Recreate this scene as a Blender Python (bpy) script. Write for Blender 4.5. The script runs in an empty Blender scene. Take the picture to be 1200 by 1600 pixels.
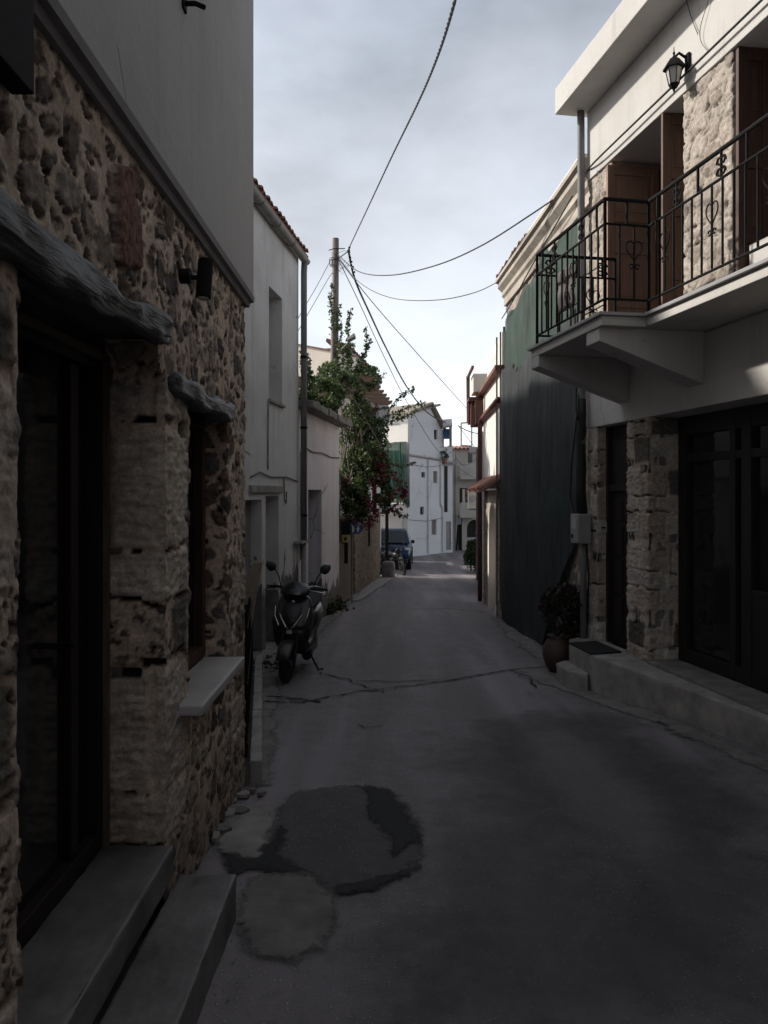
import bpy, bmesh, math, random
import numpy as np
from mathutils import Vector, Matrix
R_ = math.radians
random.seed(7); RNG = np.random.default_rng(7)
SC = bpy.context.scene; COL = SC.collection

# ------------------------------------------------------------------ camera, sky, sun, exposure
cd = bpy.data.cameras.new('camera'); cam = bpy.data.objects.new('camera', cd); COL.objects.link(cam)
cam.location = (0, 0, 1.6); cam.rotation_euler = (R_(90), 0, 0)
cd.sensor_width = 36; cd.lens = 27.0; cd.shift_y = -30/1600; cd.clip_end = 2000; cd.clip_start = .05
SC.camera = cam
SUN_DIR = Vector((-1.0, .30, .66)).normalized()          # towards the sun
el = math.asin(SUN_DIR.z); az = math.atan2(SUN_DIR.x, SUN_DIR.y)
sd = bpy.data.lights.new('sun', 'SUN'); so = bpy.data.objects.new('sun', sd); COL.objects.link(so)
sd.energy = 1.0; sd.angle = R_(2.0); sd.color = (1, .93, .84)
so.rotation_euler = (-SUN_DIR).to_track_quat('-Z', 'Y').to_euler()
W = bpy.data.worlds.new('World'); SC.world = W; W.use_nodes = True
wn = W.node_tree.nodes; wl = W.node_tree.links; bg = wn['Background']
sky = wn.new('ShaderNodeTexSky'); sky.sky_type = 'NISHITA'; sky.sun_disc = False
sky.sun_elevation = el; sky.sun_rotation = az; sky.air_density = 1.0; sky.dust_density = 1.6
hs = wn.new('ShaderNodeHueSaturation'); hs.inputs['Saturation'].default_value = .34
wl.new(sky.outputs[0], hs.inputs['Color'])
tc = wn.new('ShaderNodeTexCoord'); mp = wn.new('ShaderNodeMapping'); mp.inputs['Scale'].default_value = (1, 1, 2.2)
wl.new(tc.outputs['Generated'], mp.inputs[0])
nz = wn.new('ShaderNodeTexNoise'); nz.inputs['Scale'].default_value = 1.9; nz.inputs['Detail'].default_value = 6
nz.inputs['Roughness'].default_value = .5; wl.new(mp.outputs[0], nz.inputs['Vector'])
rp = wn.new('ShaderNodeValToRGB'); rp.color_ramp.elements[0].position = .38; rp.color_ramp.elements[1].position = .68
wl.new(nz.outputs[0], rp.inputs[0])
sx = wn.new('ShaderNodeSeparateXYZ'); wl.new(tc.outputs['Generated'], sx.inputs[0])
rz = wn.new('ShaderNodeMapRange'); rz.inputs[1].default_value = 0; rz.inputs[2].default_value = .56
rz.inputs[3].default_value = 1.0; rz.inputs[4].default_value = .0; wl.new(sx.outputs['Z'], rz.inputs[0])
# thin cloud veil: its brightness thins out towards the zenith
cl = wn.new('ShaderNodeMixRGB'); cl.inputs[1].default_value = (.29, .35, .44, 1); cl.inputs[2].default_value = (2.22, 2.30, 2.42, 1)
nz2 = wn.new('ShaderNodeTexNoise'); nz2.inputs['Scale'].default_value = 2.6; nz2.inputs['Detail'].default_value = 7; nz2.inputs['Roughness'].default_value = .55
mp2 = wn.new('ShaderNodeMapping'); mp2.inputs['Scale'].default_value = (1.0, 1, 1.7); mp2.inputs['Location'].default_value = (3.1, .4, 1.2); wl.new(tc.outputs['Generated'], mp2.inputs[0]); wl.new(mp2.outputs[0], nz2.inputs['Vector'])
ad = wn.new('ShaderNodeMath'); ad.operation = 'MULTIPLY_ADD'; ad.inputs[1].default_value = .9; ad.inputs[2].default_value = -.47; wl.new(nz2.outputs[0], ad.inputs[0])
wg = wn.new('ShaderNodeMath'); wg.operation = 'MULTIPLY'; wl.new(ad.outputs[0], wg.inputs[0]); we = wn.new('ShaderNodeMapRange'); we.inputs[1].default_value = .12; we.inputs[2].default_value = .4; wl.new(sx.outputs['Z'], we.inputs[0]); wl.new(we.outputs[0], wg.inputs[1])
a2 = wn.new('ShaderNodeMath'); a2.operation = 'ADD'; a2.use_clamp = True; wl.new(rz.outputs[0], a2.inputs[0]); wl.new(wg.outputs[0], a2.inputs[1]); wl.new(a2.outputs[0], cl.inputs[0])
mx = wn.new('ShaderNodeMixRGB'); wl.new(hs.outputs[0], mx.inputs[1]); wl.new(cl.outputs[0], mx.inputs[2])
mm = wn.new('ShaderNodeMapRange'); mm.inputs[3].default_value = .62; mm.inputs[4].default_value = .95
wl.new(rp.outputs[0], mm.inputs[0]); wl.new(mm.outputs[0], mx.inputs[0])
wl.new(mx.outputs[0], bg.inputs[0]); bg.inputs[1].default_value = .10
SC.view_settings.view_transform = 'Standard'; SC.view_settings.look = 'None'
SC.view_settings.exposure = 2.2; SC.view_settings.gamma = 1.0
SC.cycles.max_bounces = 8; SC.cycles.transparent_max_bounces = 12

# ------------------------------------------------------------------ helpers
def g(y):                                                   # the street runs downhill away from the camera
    return -.15 - .05*min(y, 36)
def px(u, v, Y):
    return ((u-600)/1200*Y, Y, 1.6-(v-770)/1200*Y)

def tag(o, label=None, cat=None, group=None, kind=None):
    if label: o['label'] = label
    if cat: o['category'] = cat
    if group: o['group'] = group
    if kind: o['kind'] = kind
    return o
def thing(name, label, cat, loc=(0, 0, 0), group=None):
    o = bpy.data.objects.new(name, None); COL.objects.link(o); o.location = loc
    o.empty_display_size = .1
    return tag(o, label, cat, group)

class MB:
    def __init__(s): s.v = []; s.f = []
    def add(s, vs, fs):
        n = len(s.v); s.v += [tuple(p) for p in vs]; s.f += [tuple(i+n for i in f) for f in fs]; return s
    def hexa(s, p):                                         # 8 points: 4 bottom ccw, 4 top ccw
        return s.add(p, [(3,2,1,0),(4,5,6,7),(0,1,5,4),(1,2,6,5),(2,3,7,6),(3,0,4,7)])
    def box(s, a, b):
        x0,y0,z0 = [min(i,j) for i,j in zip(a,b)]; x1,y1,z1 = [max(i,j) for i,j in zip(a,b)]
        return s.hexa([(x0,y0,z0),(x1,y0,z0),(x1,y1,z0),(x0,y1,z0),(x0,y0,z1),(x1,y0,z1),(x1,y1,z1),(x0,y1,z1)])
    def fbox(s, F, a, b):                                   # box in a facade frame (s, n, z)
        s0,n0,z0 = [min(i,j) for i,j in zip(a,b)]; s1,n1,z1 = [max(i,j) for i,j in zip(a,b)]
        q = [(s0,n0),(s1,n0),(s1,n1),(s0,n1)]
        if F.flip: q = q[::-1]
        return s.hexa([F(a_,b_,z0) for a_,b_ in q]+[F(a_,b_,z1) for a_,b_ in q])
    def quad(s, a, b, c, d): return s.add([a,b,c,d], [(0,1,2,3)])
    def prism(s, poly, d):                                  # poly of 3-D points extruded by vector d
        n = len(poly); d = Vector(d); p = [Vector(q) for q in poly]
        return s.add([*p, *[q+d for q in p]], [tuple(range(n))[::-1], tuple(range(n,2*n))] +
                     [(i,(i+1)%n,n+(i+1)%n,n+i) for i in range(n)])
    def tube(s, pts, r, seg=8, caps=True):
        pts = [Vector(p) for p in pts]; n = len(pts); rr = r if hasattr(r, '__len__') else [r]*n
        base = len(s.v); up = None; rings = []
        for i, p in enumerate(pts):
            t = (pts[min(i+1,n-1)]-pts[max(i-1,0)])
            if t.length < 1e-9: t = Vector((0,0,1))
            t.normalize()
            if up is None: up = t.orthogonal().normalized()
            up = (up - t*up.dot(t));
            if up.length < 1e-6: up = t.orthogonal()
            up.normalize(); w = t.cross(up)
            rings.append([p+(up*math.cos(2*math.pi*k/seg)+w*math.sin(2*math.pi*k/seg))*rr[i] for k in range(seg)])
        return s.loft(rings, caps)
    def loft(s, rings, caps=True):
        m = len(rings[0]); n = len(rings); vs = [p for r in rings for p in r]; fs = []
        for i in range(n-1):
            for k in range(m):
                fs.append((i*m+k, i*m+(k+1)%m, (i+1)*m+(k+1)%m, (i+1)*m+k))
        if caps: fs += [tuple(range(m))[::-1], tuple((n-1)*m+k for k in range(m))]
        return s.add(vs, fs)
    def lathe(s, c, prof, seg=16):
        return s.loft([[(c[0]+r*math.cos(2*math.pi*k/seg), c[1]+r*math.sin(2*math.pi*k/seg), c[2]+z) for k in range(seg)] for r, z in prof])
    def disc(s, c, axis, r, t, seg=20):
        c = Vector(c); a = Vector(axis).normalized(); return s.tube([c-a*t/2, c+a*t/2], r, seg)
    def torus(s, c, axis, R, r, seg=24, sec=8):
        c = Vector(c); a = Vector(axis).normalized(); u = a.orthogonal().normalized(); w = a.cross(u); rings = []
        for i in range(seg+1):
            t = 2*math.pi*i/seg; d = u*math.cos(t)+w*math.sin(t)
            rings.append([c+d*(R+r*math.cos(2*math.pi*k/sec))+a*(r*math.sin(2*math.pi*k/sec)) for k in range(sec)])
        return s.loft(rings, False)
    def build(s, name, m, parent=None, smooth=False, bevel=0, sub=0, fix=True):
        off = Vector(parent.matrix_world.translation) if parent is not None else Vector()
        o_ = Vector((0,0,0))
        if parent is not None:
            p = parent
            while p is not None: o_ += Vector(p.location); p = p.parent
        me = bpy.data.meshes.new(name)
        me.from_pydata([(x-o_.x, y-o_.y, z-o_.z) for x, y, z in s.v], [], s.f)
        if fix:
            bm = bmesh.new(); bm.from_mesh(me); bmesh.ops.remove_doubles(bm, verts=bm.verts, dist=1e-5)
            bmesh.ops.recalc_face_normals(bm, faces=bm.faces); bm.to_mesh(me); bm.free()
        me.materials.append(m)
        if smooth: me.polygons.foreach_set('use_smooth', [True]*len(me.polygons))
        o = bpy.data.objects.new(name, me); COL.objects.link(o)
        if parent is not None: o.parent = parent
        if bevel:
            b = o.modifiers.new('b', 'BEVEL'); b.width = bevel; b.segments = 2; b.limit_method = 'ANGLE'
        if sub:
            b = o.modifiers.new('s', 'SUBSURF'); b.levels = sub; b.render_levels = sub
        return o

class Frame:                                                # facade frame: s along, n out of the wall
    def __init__(s, o, d, n):
        s.o = o; l = math.hypot(*d); s.d = (d[0]/l, d[1]/l); l = math.hypot(*n); s.n = (n[0]/l, n[1]/l)
        s.flip = (s.d[0]*s.n[1]-s.d[1]*s.n[0]) < 0
    def __call__(s, a, b, z):
        return (s.o[0]+s.d[0]*a+s.n[0]*b, s.o[1]+s.d[1]*a+s.n[1]*b, z)

def wall(F, s0, s1, z0, z1, ops=(), n=0, top=None):
    """front sheet with rectangular openings + their reveals; ops: (sa, sb, za, zb, depth)"""
    m = MB()
    S = sorted({s0, s1, *[o[0] for o in ops], *[o[1] for o in ops]}); Z = sorted({z0, z1, *[o[2] for o in ops], *[o[3] for o in ops]})
    S = [a for a in S if s0 <= a <= s1]; Z = [a for a in Z if z0 <= a <= z1]
    for a, b in zip(S, S[1:]):
        for c, d in zip(Z, Z[1:]):
            if any(o[0] <= (a+b)/2 <= o[1] and o[2] <= (c+d)/2 <= o[3] for o in ops): continue
            m.quad(F(a,n,c), F(b,n,c), F(b,n,d), F(a,n,d))
    for a, b, c, d, dp in ops:
        k = n-dp
        m.quad(F(a,n,c), F(a,k,c), F(a,k,d), F(a,n,d)); m.quad(F(b,n,c), F(b,n,d), F(b,k,d), F(b,k,c))
        m.quad(F(a,n,d), F(a,k,d), F(b,k,d), F(b,n,d)); m.quad(F(a,n,c), F(b,n,c), F(b,k,c), F(a,k,c))
    return m

WT = bpy.data.textures.new('wear', 'CLOUDS'); WT.noise_scale = .09; WT.noise_depth = 3
def worn(o, seg=.05, st=.014):
    """cut the block finely and wear its faces and edges unevenly"""
    o.modifiers.clear(); bm = bmesh.new(); bm.from_mesh(o.data)
    bmesh.ops.bevel(bm, geom=list(bm.edges), offset=.012, segments=2, affect='EDGES', profile=.6)
    bmesh.ops.triangulate(bm, faces=bm.faces)
    for _ in range(9):
        e = [q for q in bm.edges if q.calc_length() > seg]
        if not e or len(bm.faces) > 40000: break
        bmesh.ops.subdivide_edges(bm, edges=e, cuts=1); bmesh.ops.triangulate(bm, faces=[f for f in bm.faces if len(f.verts) > 3])
    bm.to_mesh(o.data); bm.free(); d = o.modifiers.new('wear', 'DISPLACE'); d.texture = WT; d.texture_coords = 'GLOBAL'; d.strength = st; d.mid_level = .5
    o.data.polygons.foreach_set('use_smooth', [True]*len(o.data.polygons)); return o

# ------------------------------------------------------------------ materials
class NT:
    def __init__(s, name):
        s.m = bpy.data.materials.new(name); s.m.use_nodes = True; s.t = s.m.node_tree; s.n = s.t.nodes; s.l = s.t.links
        s.b = s.n['Principled BSDF']; s.o = s.n['Material Output']
        s.pos = s.n.new('ShaderNodeNewGeometry').outputs['Position']
    def mapv(s, scale, src=None):
        k = s.n.new('ShaderNodeMapping'); k.inputs['Scale'].default_value = scale; s.l.new(src or s.pos, k.inputs[0]); return k.outputs[0]
    def noise(s, sc, det=5, ro=.55, vec=None, dist=0):
        k = s.n.new('ShaderNodeTexNoise'); k.inputs['Scale'].default_value = sc; k.inputs['Detail'].default_value = det
        k.inputs['Roughness'].default_value = ro; k.inputs['Distortion'].default_value = dist
        s.l.new(vec or s.pos, k.inputs['Vector']); return k.outputs[0]
    def ramp(s, x, a, b, va=0., vb=1.):
        k = s.n.new('ShaderNodeMapRange'); k.inputs[1].default_value = a; k.inputs[2].default_value = b
        k.inputs[3].default_value = va; k.inputs[4].default_value = vb; s.l.new(x, k.inputs[0]); return k.outputs[0]
    def mix(s, f, a, b, mode='MIX'):
        k = s.n.new('ShaderNodeMixRGB'); k.blend_type = mode
        for i, q in ((0, f), (1, a), (2, b)):
            if isinstance(q, (int, float)): k.inputs[i].default_value = q
            elif isinstance(q, tuple): k.inputs[i].default_value = (*q[:3], 1)
            else: s.l.new(q, k.inputs[i])
        return k.outputs[0]
    def math(s, op, a, b=0.):
        k = s.n.new('ShaderNodeMath'); k.operation = op
        for i, q in ((0, a), (1, b)):
            if isinstance(q, (int, float)): k.inputs[i].default_value = q
            else: s.l.new(q, k.inputs[i])
        return k.outputs[0]
    def z(s):
        k = s.n.new('ShaderNodeSeparateXYZ'); s.l.new(s.pos, k.inputs[0]); return k.outputs[2]
    def bump(s, h, st=.3, d=.01):
        k = s.n.new('ShaderNodeBump'); k.inputs['Strength'].default_value = st; k.inputs['Distance'].default_value = d
        s.l.new(h, k.inputs['Height']); s.l.new(k.outputs[0], s.b.inputs['Normal'])
    def done(s, c, rough=.8, metal=0., spec=None):
        if isinstance(c, tuple): s.b.inputs['Base Color'].default_value = (*c, 1)
        else: s.l.new(c, s.b.inputs['Base Color'])
        s.b.inputs['Roughness'].default_value = rough; s.b.inputs['Metallic'].default_value = metal
        if spec is not None: s.b.inputs['Specular IOR Level'].default_value = spec
        return s.m

def simple(name, c, c2=None, rough=.7, sc=6., bsc=60., bst=.15, bd=.004, metal=0., stretch=(1,1,1), spec=None):
    t = NT(name); v = t.mapv(stretch); c2 = c2 or tuple(q*.65 for q in c)
    n = t.noise(sc, 6, .6, v); col = t.mix(t.ramp(n, .3, .7), c2, c)
    if bst: t.bump(t.noise(bsc, 4, .6, v), bst, bd)
    return t.done(col, rough, metal, spec)

def plaster(name, c, dirt=.5, peel=None, seed=0, tint=(.30,.28,.25), streak=.35, cracks=.0):
    """weathered whitewash; peel=(z at which the bare grey render fades out, softness)"""
    t = NT(name); off = t.n.new('ShaderNodeMapping'); off.inputs['Location'].default_value = (seed*7.3, seed*3.1, seed); t.l.new(t.pos, off.inputs[0]); p = off.outputs[0]
    big = t.noise(.7, 7, .62, p); med = t.noise(4, 6, .6, p); fine = t.noise(40, 4, .6, p)
    st = t.noise(3.2, 6, .65, t.mapv((1.6, 1.6, .10), p))
    col = t.mix(t.ramp(big, .42, .72, 0, dirt), c, tint, 'MIX')
    col = t.mix(t.ramp(st, .54, .76, 0, streak), col, tuple(q*.8 for q in tint))
    col = t.mix(t.ramp(med, .60, .72, 0, .35*dirt), col, tuple(q*1.1 for q in tint))
    h = t.math('ADD', t.math('MULTIPLY', med, .8), t.math('MULTIPLY', fine, .25))
    if peel:
        pk = t.noise(2.6, 7, .6, t.mapv((1.3,1.3,.55), p))
        m = t.math('ADD', t.ramp(t.z(), peel[0]-peel[1], peel[0]+peel[1], .34, -.34), pk)
        m = t.ramp(m, .52, .545)
        grey = t.mix(t.ramp(med, .35, .65), (.10,.10,.095), (.20,.195,.18))
        col = t.mix(m, col, grey); h = t.math('SUBTRACT', h, t.math('MULTIPLY', m, .9))
    if cracks:
        vo = t.n.new('ShaderNodeTexVoronoi'); vo.feature = 'DISTANCE_TO_EDGE'; vo.inputs['Scale'].default_value = .55
        wv = t.mix(.12, p, t.n.new('ShaderNodeTexNoise').outputs[1]); t.l.new(wv, vo.inputs['Vector'])
        c_ = t.math('MULTIPLY', t.ramp(vo.outputs[0], .0, .006, 1, 0), t.ramp(big, .5, .56))
        col = t.mix(t.math('MULTIPLY', c_, cracks), col, (.08,.075,.07)); h = t.math('SUBTRACT', h, c_)
    t.bump(h, .55, .018)
    return t.done(col, .88, 0, .25)

def attr_mat(name, rough=.9, sc=45, amt=.5, bst=.6, bd=.006, sub=0.):
    t = NT(name); a = t.n.new('ShaderNodeAttribute'); a.attribute_name = 'col'
    n = t.noise(sc, 6, .7); n2 = t.noise(sc*.2, 5, .6)
    c = t.mix(amt, a.outputs['Color'], t.mix(t.ramp(n, .3, .7), (.35,.35,.35), (1.5,1.5,1.5)), 'MULTIPLY')
    c = t.mix(.4, c, t.mix(t.ramp(n2, .3, .7), (.6,.57,.53), (1.3,1.3,1.3)), 'MULTIPLY')
    if bst: t.bump(t.math('ADD', n, t.math('MULTIPLY', n2, 1.5)), bst, bd)
    return t.done(c, rough, 0, .25)
def leaf_mat(name):
    t = NT(name); a = t.n.new('ShaderNodeAttribute'); a.attribute_name = 'col'
    tr = t.n.new('ShaderNodeBsdfTranslucent'); t.l.new(a.outputs['Color'], tr.inputs[0])
    ms = t.n.new('ShaderNodeMixShader'); ms.inputs[0].default_value = .35
    t.done(a.outputs['Color'], .5, 0, .35)
    t.l.new(t.b.outputs[0], ms.inputs[1]); t.l.new(tr.outputs[0], ms.inputs[2]); t.l.new(ms.outputs[0], t.o.inputs[0]); return t.m

def road_mat(name, c, c2, speck, tint=(.06,.052,.058), wear=.5, seed=0, rough=.8, tracks=0.):
    t = NT(name); off = t.n.new('ShaderNodeMapping'); off.inputs['Location'].default_value = (seed*5, seed*9, 0); t.l.new(t.pos, off.inputs[0]); p = off.outputs[0]
    big = t.noise(.55, 6, .62, p); med = t.noise(5, 6, .65, p); fine = t.noise(110, 3, .7, p)
    vo = t.n.new('ShaderNodeTexVoronoi'); vo.inputs['Scale'].default_value = 42; t.l.new(p, vo.inputs['Vector'])
    cc = t.n.new('ShaderNodeSeparateColor'); t.l.new(vo.outputs['Color'], cc.inputs[0])
    sp = t.math('MULTIPLY', t.ramp(vo.outputs['Distance'], .18, .34, 1, 0), t.ramp(cc.outputs[0], .55, .8))
    col = t.mix(t.ramp(big, .38, .66, 0, wear), c, tint); col = t.mix(t.ramp(med, .35, .7), col, c2)
    col = t.mix(t.ramp(fine, .35, .7, 0, .5), col, tuple(q*.4 for q in c))
    if tracks:
        tr_ = t.noise(1.0, 5, .55, t.mapv((1.5, .10, 1), p)); st_ = t.noise(1.7, 6, .7, t.mapv((1, .8, 1), p)); gr = t.noise(9, 6, .75, p)
        col = t.mix(t.ramp(tr_, .50, .64, 0, tracks), col, tuple(q*1.55 for q in c)); col = t.mix(t.ramp(tr_, .46, .34, 0, tracks), col, tuple(q*.5 for q in c))
        col = t.mix(t.ramp(st_, .60, .68, 0, tracks*.8), col, tuple(q*.42 for q in c)); col = t.mix(t.ramp(gr, .60, .70, 0, .5), col, tuple(q*.55 for q in c))
        fr_ = t.noise(230, 2, .6, p); col = t.mix(t.ramp(fr_, .56, .70, 0, .55), col, tuple(min(1, q*2.1) for q in c))
    col = t.mix(t.math('MULTIPLY', sp, speck), col, tuple(min(1, q*2.2) for q in c))
    h = t.math('ADD', t.math('MULTIPLY', fine, .5), t.math('ADD', t.math('MULTIPLY', med, .8), t.math('MULTIPLY', sp, .6)))
    t.bump(h, .9, .011)
    return t.done(col, rough, 0, .45)

def wood(name, c, c2, axis=2, sc=9, rough=.6, bst=.4):
    st = [14,14,14]; st[axis] = .9
    return simple(name, c, c2, rough, sc*.35, sc*1.2, bst, .006, stretch=tuple(st))

def glass_mat(name, c=(.012,.013,.015), rough=.06):
    t = NT(name); t.bump(t.noise(2.0, 2), .05, .01); return t.done(c, rough, 0, .5)

M = {}
M['road'] = road_mat('road_asphalt', (.188,.164,.170), (.128,.112,.117), .85, (.25,.222,.229), .9, 0, .62, .7)
M['patch'] = road_mat('patch_asphalt', (.028,.027,.028), (.014,.014,.014), .5, (.03,.03,.03), .5, 3)
M['patch2'] = road_mat('worn_patch_asphalt', (.125,.115,.118), (.080,.075,.077), .8, (.15,.135,.14), .5, 4)
M['patch3'] = road_mat('coarse_dimmed_asphalt', (.115,.104,.108), (.078,.071,.074), 1., (.15,.135,.14), .8, 6, .7, .6)
M['crack'] = simple('crack_dirt', (.012,.011,.010), (.02,.018,.016), .95)
M['conc'] = simple('worn_concrete', (.26,.24,.225), (.12,.11,.105), .92, 5, 35, .6, .01)
M['conc2'] = simple('pale_concrete', (.42,.39,.36), (.20,.185,.17), .92, 4, 30, .5, .01)
M['marble'] = simple('doorstep_marble', (.22,.205,.195), (.075,.068,.064), .55, 2.8, 22, .45, .006)
M['stone'] = attr_mat('rubble_stone', bst=.8, bd=.007, amt=.5, sc=60)
M['stone_far'] = attr_mat('pale_stone', sc=25)
M['leaf'] = leaf_mat('leaves')
M['white_up'] = plaster('upper_plaster', (.52,.51,.50), .4, None, 1, (.27,.26,.25), .35, .5)
M['white_b2'] = plaster('old_whitewash', (.66,.645,.635), .45, (.35,.8), 2, (.28,.25,.22), .55, .8)
M['white_b3'] = plaster('lilac_whitewash', (.68,.645,.665), .35, (-.25,.55), 3, (.33,.29,.28), .35, .8)
M['white_r'] = plaster('right_plaster', (.57,.555,.53), .4, None, 4, (.33,.30,.27), .35, .5)
M['white_far'] = plaster('far_whitewash', (.60,.60,.61), .22, None, 5, (.38,.37,.38), .25, .8)
M['white_sun'] = plaster('sun_painted_whitewash', (.78,.75,.70), .15, None, 6, (.5,.46,.42), .1)  # paler whitewash for sun-facing walls, sunlight put into the colour
M['cream'] = plaster('cream_plaster', (.76,.69,.60), .15, None, 7, (.42,.36,.3), .1)
M['beige'] = plaster('beige_plaster', (.44,.41,.37), .3, None, 8, (.25,.23,.2), .35)
M['oldcornice'] = plaster('old_cornice_plaster', (.50,.45,.39), .8, None, 10, (.22,.19,.16), .6)
M['greyp'] = plaster('grey_render', (.30,.29,.30), .4, None, 9, (.15,.14,.14), .5)
M['brown'] = wood('brown_wood', (.085,.036,.024), (.040,.018,.013))
M['brown_l'] = wood('shutter_wood', (.32,.185,.125), (.22,.125,.085))
M['brown_m'] = wood('mid_brown_wood', (.15,.083,.056), (.09,.05,.034))
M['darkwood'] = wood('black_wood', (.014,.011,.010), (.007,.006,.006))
M['oldwood'] = wood('weathered_wood', (.19,.15,.11), (.10,.078,.058))
M['polewood'] = wood('pole_wood', (.20,.17,.14), (.085,.07,.058))
M['logx'] = simple('charred_log', (.115,.111,.116), (.013,.011,.011), .5, 2.6, 7, .6, .018, stretch=(12,1.2,12))
M['pergola'] = wood('pergola_timber', (.24,.155,.11), (.14,.085,.06), 0)
M['doorwood'] = wood('dark_door_wood', (.022,.012,.009), (.012,.007,.006))
M['marble_p'] = simple('sill_marble', (.50,.47,.45), (.36,.34,.325), .5, 2.5, 20, .15, .003)
M['glass'] = glass_mat('dark_glass')
M['black'] = simple('black_iron', (.008,.008,.009), (.013,.012,.012), .75, 20, 80, .2, spec=.15)
M['blackpl'] = simple('black_plastic', (.012,.012,.013), None, .38, 6, 90, .05)
M['rubber'] = simple('tyre_rubber', (.012,.012,.012), None, .85, 20, 90, .3)
M['grey_paint'] = simple('scooter_grey', (.060,.058,.058), (.045,.044,.044), .28, 3, 200, .03, metal=.4)
M['chrome'] = simple('bare_metal', (.55,.56,.58), (.4,.4,.42), .22, 8, 60, .02, metal=1.)
M['darkmetal'] = simple('dull_metal', (.07,.07,.075), (.04,.04,.042), .4, 8, 60, .02, metal=.6)
M['galv'] = simple('galvanised_pipe', (.20,.20,.205), (.13,.13,.13), .6, 4, 40, .2, stretch=(1,1,.3))
M['gutter'] = simple('gutter_zinc', (.27,.255,.24), (.17,.16,.15), .6, 3, 40, .2)
M['brownpipe'] = simple('brown_pipe', (.16,.065,.05), (.10,.04,.032), .5, 5, 40, .1)
M['tile'] = simple('roof_tile', (.30,.135,.095), (.13,.07,.055), .85, 7, 40, .5)
M['meter'] = simple('meter_box', (.38,.38,.36), (.27,.27,.25), .5, 3, 60, .05)
M['blue_car'] = simple('car_blue', (.008,.030,.085), (.006,.024,.07), .25, 1, 300, .01, metal=.45)
M['lampg'] = simple('frosted_glass', (.55,.54,.5), (.42,.41,.38), .3, 4, 60, .05)
M['pot'] = simple('clay_jar', (.085,.055,.04), (.045,.03,.024), .55, 5, 30, .3)
M['cable'] = simple('cable_black', (.012,.012,.013), None, .6, 8, 80, .05)
M['cable_g'] = simple('cable_grey', (.09,.09,.10), None, .6, 8, 80, .05)
M['blue_sign'] = simple('sign_blue', (.018,.055,.17), None, .4, 3, 60, .02)
M['sign_w'] = simple('sign_white', (.62,.62,.62), None, .4, 3, 60, .02)
M['sign_r'] = simple('sign_red', (.4,.16,.15), None, .4, 3, 60, .02)
M['yellow'] = simple('yellow_box', (.38,.33,.07), (.28,.24,.06), .5, 5, 50, .05)
M['panel'] = simple('solar_panel', (.035,.075,.13), None, .2, 3, 50, .02)
M['steelw'] = simple('white_steel', (.6,.6,.6), None, .4, 3, 50, .02)
M['lightm'] = simple('marble_slab', (.36,.355,.36), (.26,.26,.265), .5, 1.5, 12, .1)
M['mat'] = simple('door_mat', (.012,.012,.012), None, .95, 60, 120, .8)
M['cloth'] = simple('laundry_cloth', (.20,.18,.18), (.11,.10,.105), .95, 6, 90, .3)
M['acw'] = simple('ac_white', (.5,.49,.46), (.36,.35,.32), .5, 3, 50, .05)
M['redflower'] = simple('lamp_orange', (.5,.2,.05), None, .5)

def net_mat(name, c, alpha, stretch=(1.9,1.9,.14), seed=0):
    t = NT(name); bl = t.noise(.9, 4, .6); st = t.math('ADD', t.math('MULTIPLY', t.noise(7, 7, .7, t.mapv(stretch)), .6), t.math('MULTIPLY', t.noise(2.2, 7, .65, t.mapv((1,1,.5))), .4))
    col = t.mix(t.ramp(st, .38, .66), tuple(q*.45 for q in c), c)
    col = t.mix(t.ramp(st, .60, .74, 0, .5), col, tuple(min(1,q*2.6+.04) for q in c))
    tr = t.n.new('ShaderNodeBsdfTranslucent'); t.l.new(col, tr.inputs[0])
    tp = t.n.new('ShaderNodeBsdfTransparent'); a = t.n.new('ShaderNodeMixShader'); a.inputs[0].default_value = .35
    b = t.n.new('ShaderNodeMixShader'); t.done(col, .75, 0, .2)
    t.l.new(t.b.outputs[0], a.inputs[1]); t.l.new(tr.outputs[0], a.inputs[2])
    t.l.new(t.ramp(bl, .35, .65, alpha-.08, alpha+.08), b.inputs[0]); t.l.new(tp.outputs[0], b.inputs[1]); t.l.new(a.outputs[0], b.inputs[2])
    t.l.new(b.outputs[0], t.o.inputs[0]); return t.m
M['net'] = net_mat('green_netting', (.125,.185,.16), .85)
M['net_shade'] = net_mat('shade_toned_netting', (.125,.135,.142), .90)  # greyer copy of the netting with shade put into its colour
M['net_far'] = net_mat('far_green_netting', (.055,.15,.11), .9, (2,2,.3))

# ------------------------------------------------------------------ masonry height fields
def hsh(i, j, k=0):
    n = (i*374761393 + j*668265263 + k*1274126177) & 0xffffffff
    n = ((n ^ (n >> 13))*1274126177) & 0xffffffff
    return ((n ^ (n >> 16)) & 0xffff)/65535.
def vn(x, y, k=0):
    xi = np.floor(x).astype(np.int64); yi = np.floor(y).astype(np.int64); fx = x-xi; fy = y-yi
    fx = fx*fx*(3-2*fx); fy = fy*fy*(3-2*fy)
    a = hsh(xi,yi,k); b = hsh(xi+1,yi,k); c = hsh(xi,yi+1,k); d = hsh(xi+1,yi+1,k)
    return (a*(1-fx)+b*fx)*(1-fy)+(c*(1-fx)+d*fx)*fy
def fbm(x, y, k=0, o=4):
    s = 0; a = .5; t = 0
    for i in range(o): s = s+a*vn(x*2**i, y*2**i, k+i*17); t += a; a *= .5
    return s/t
def sstep(x, a, b):
    t = np.clip((x-a)/(b-a), 0, 1); return t*t*(3-2*t)
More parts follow.
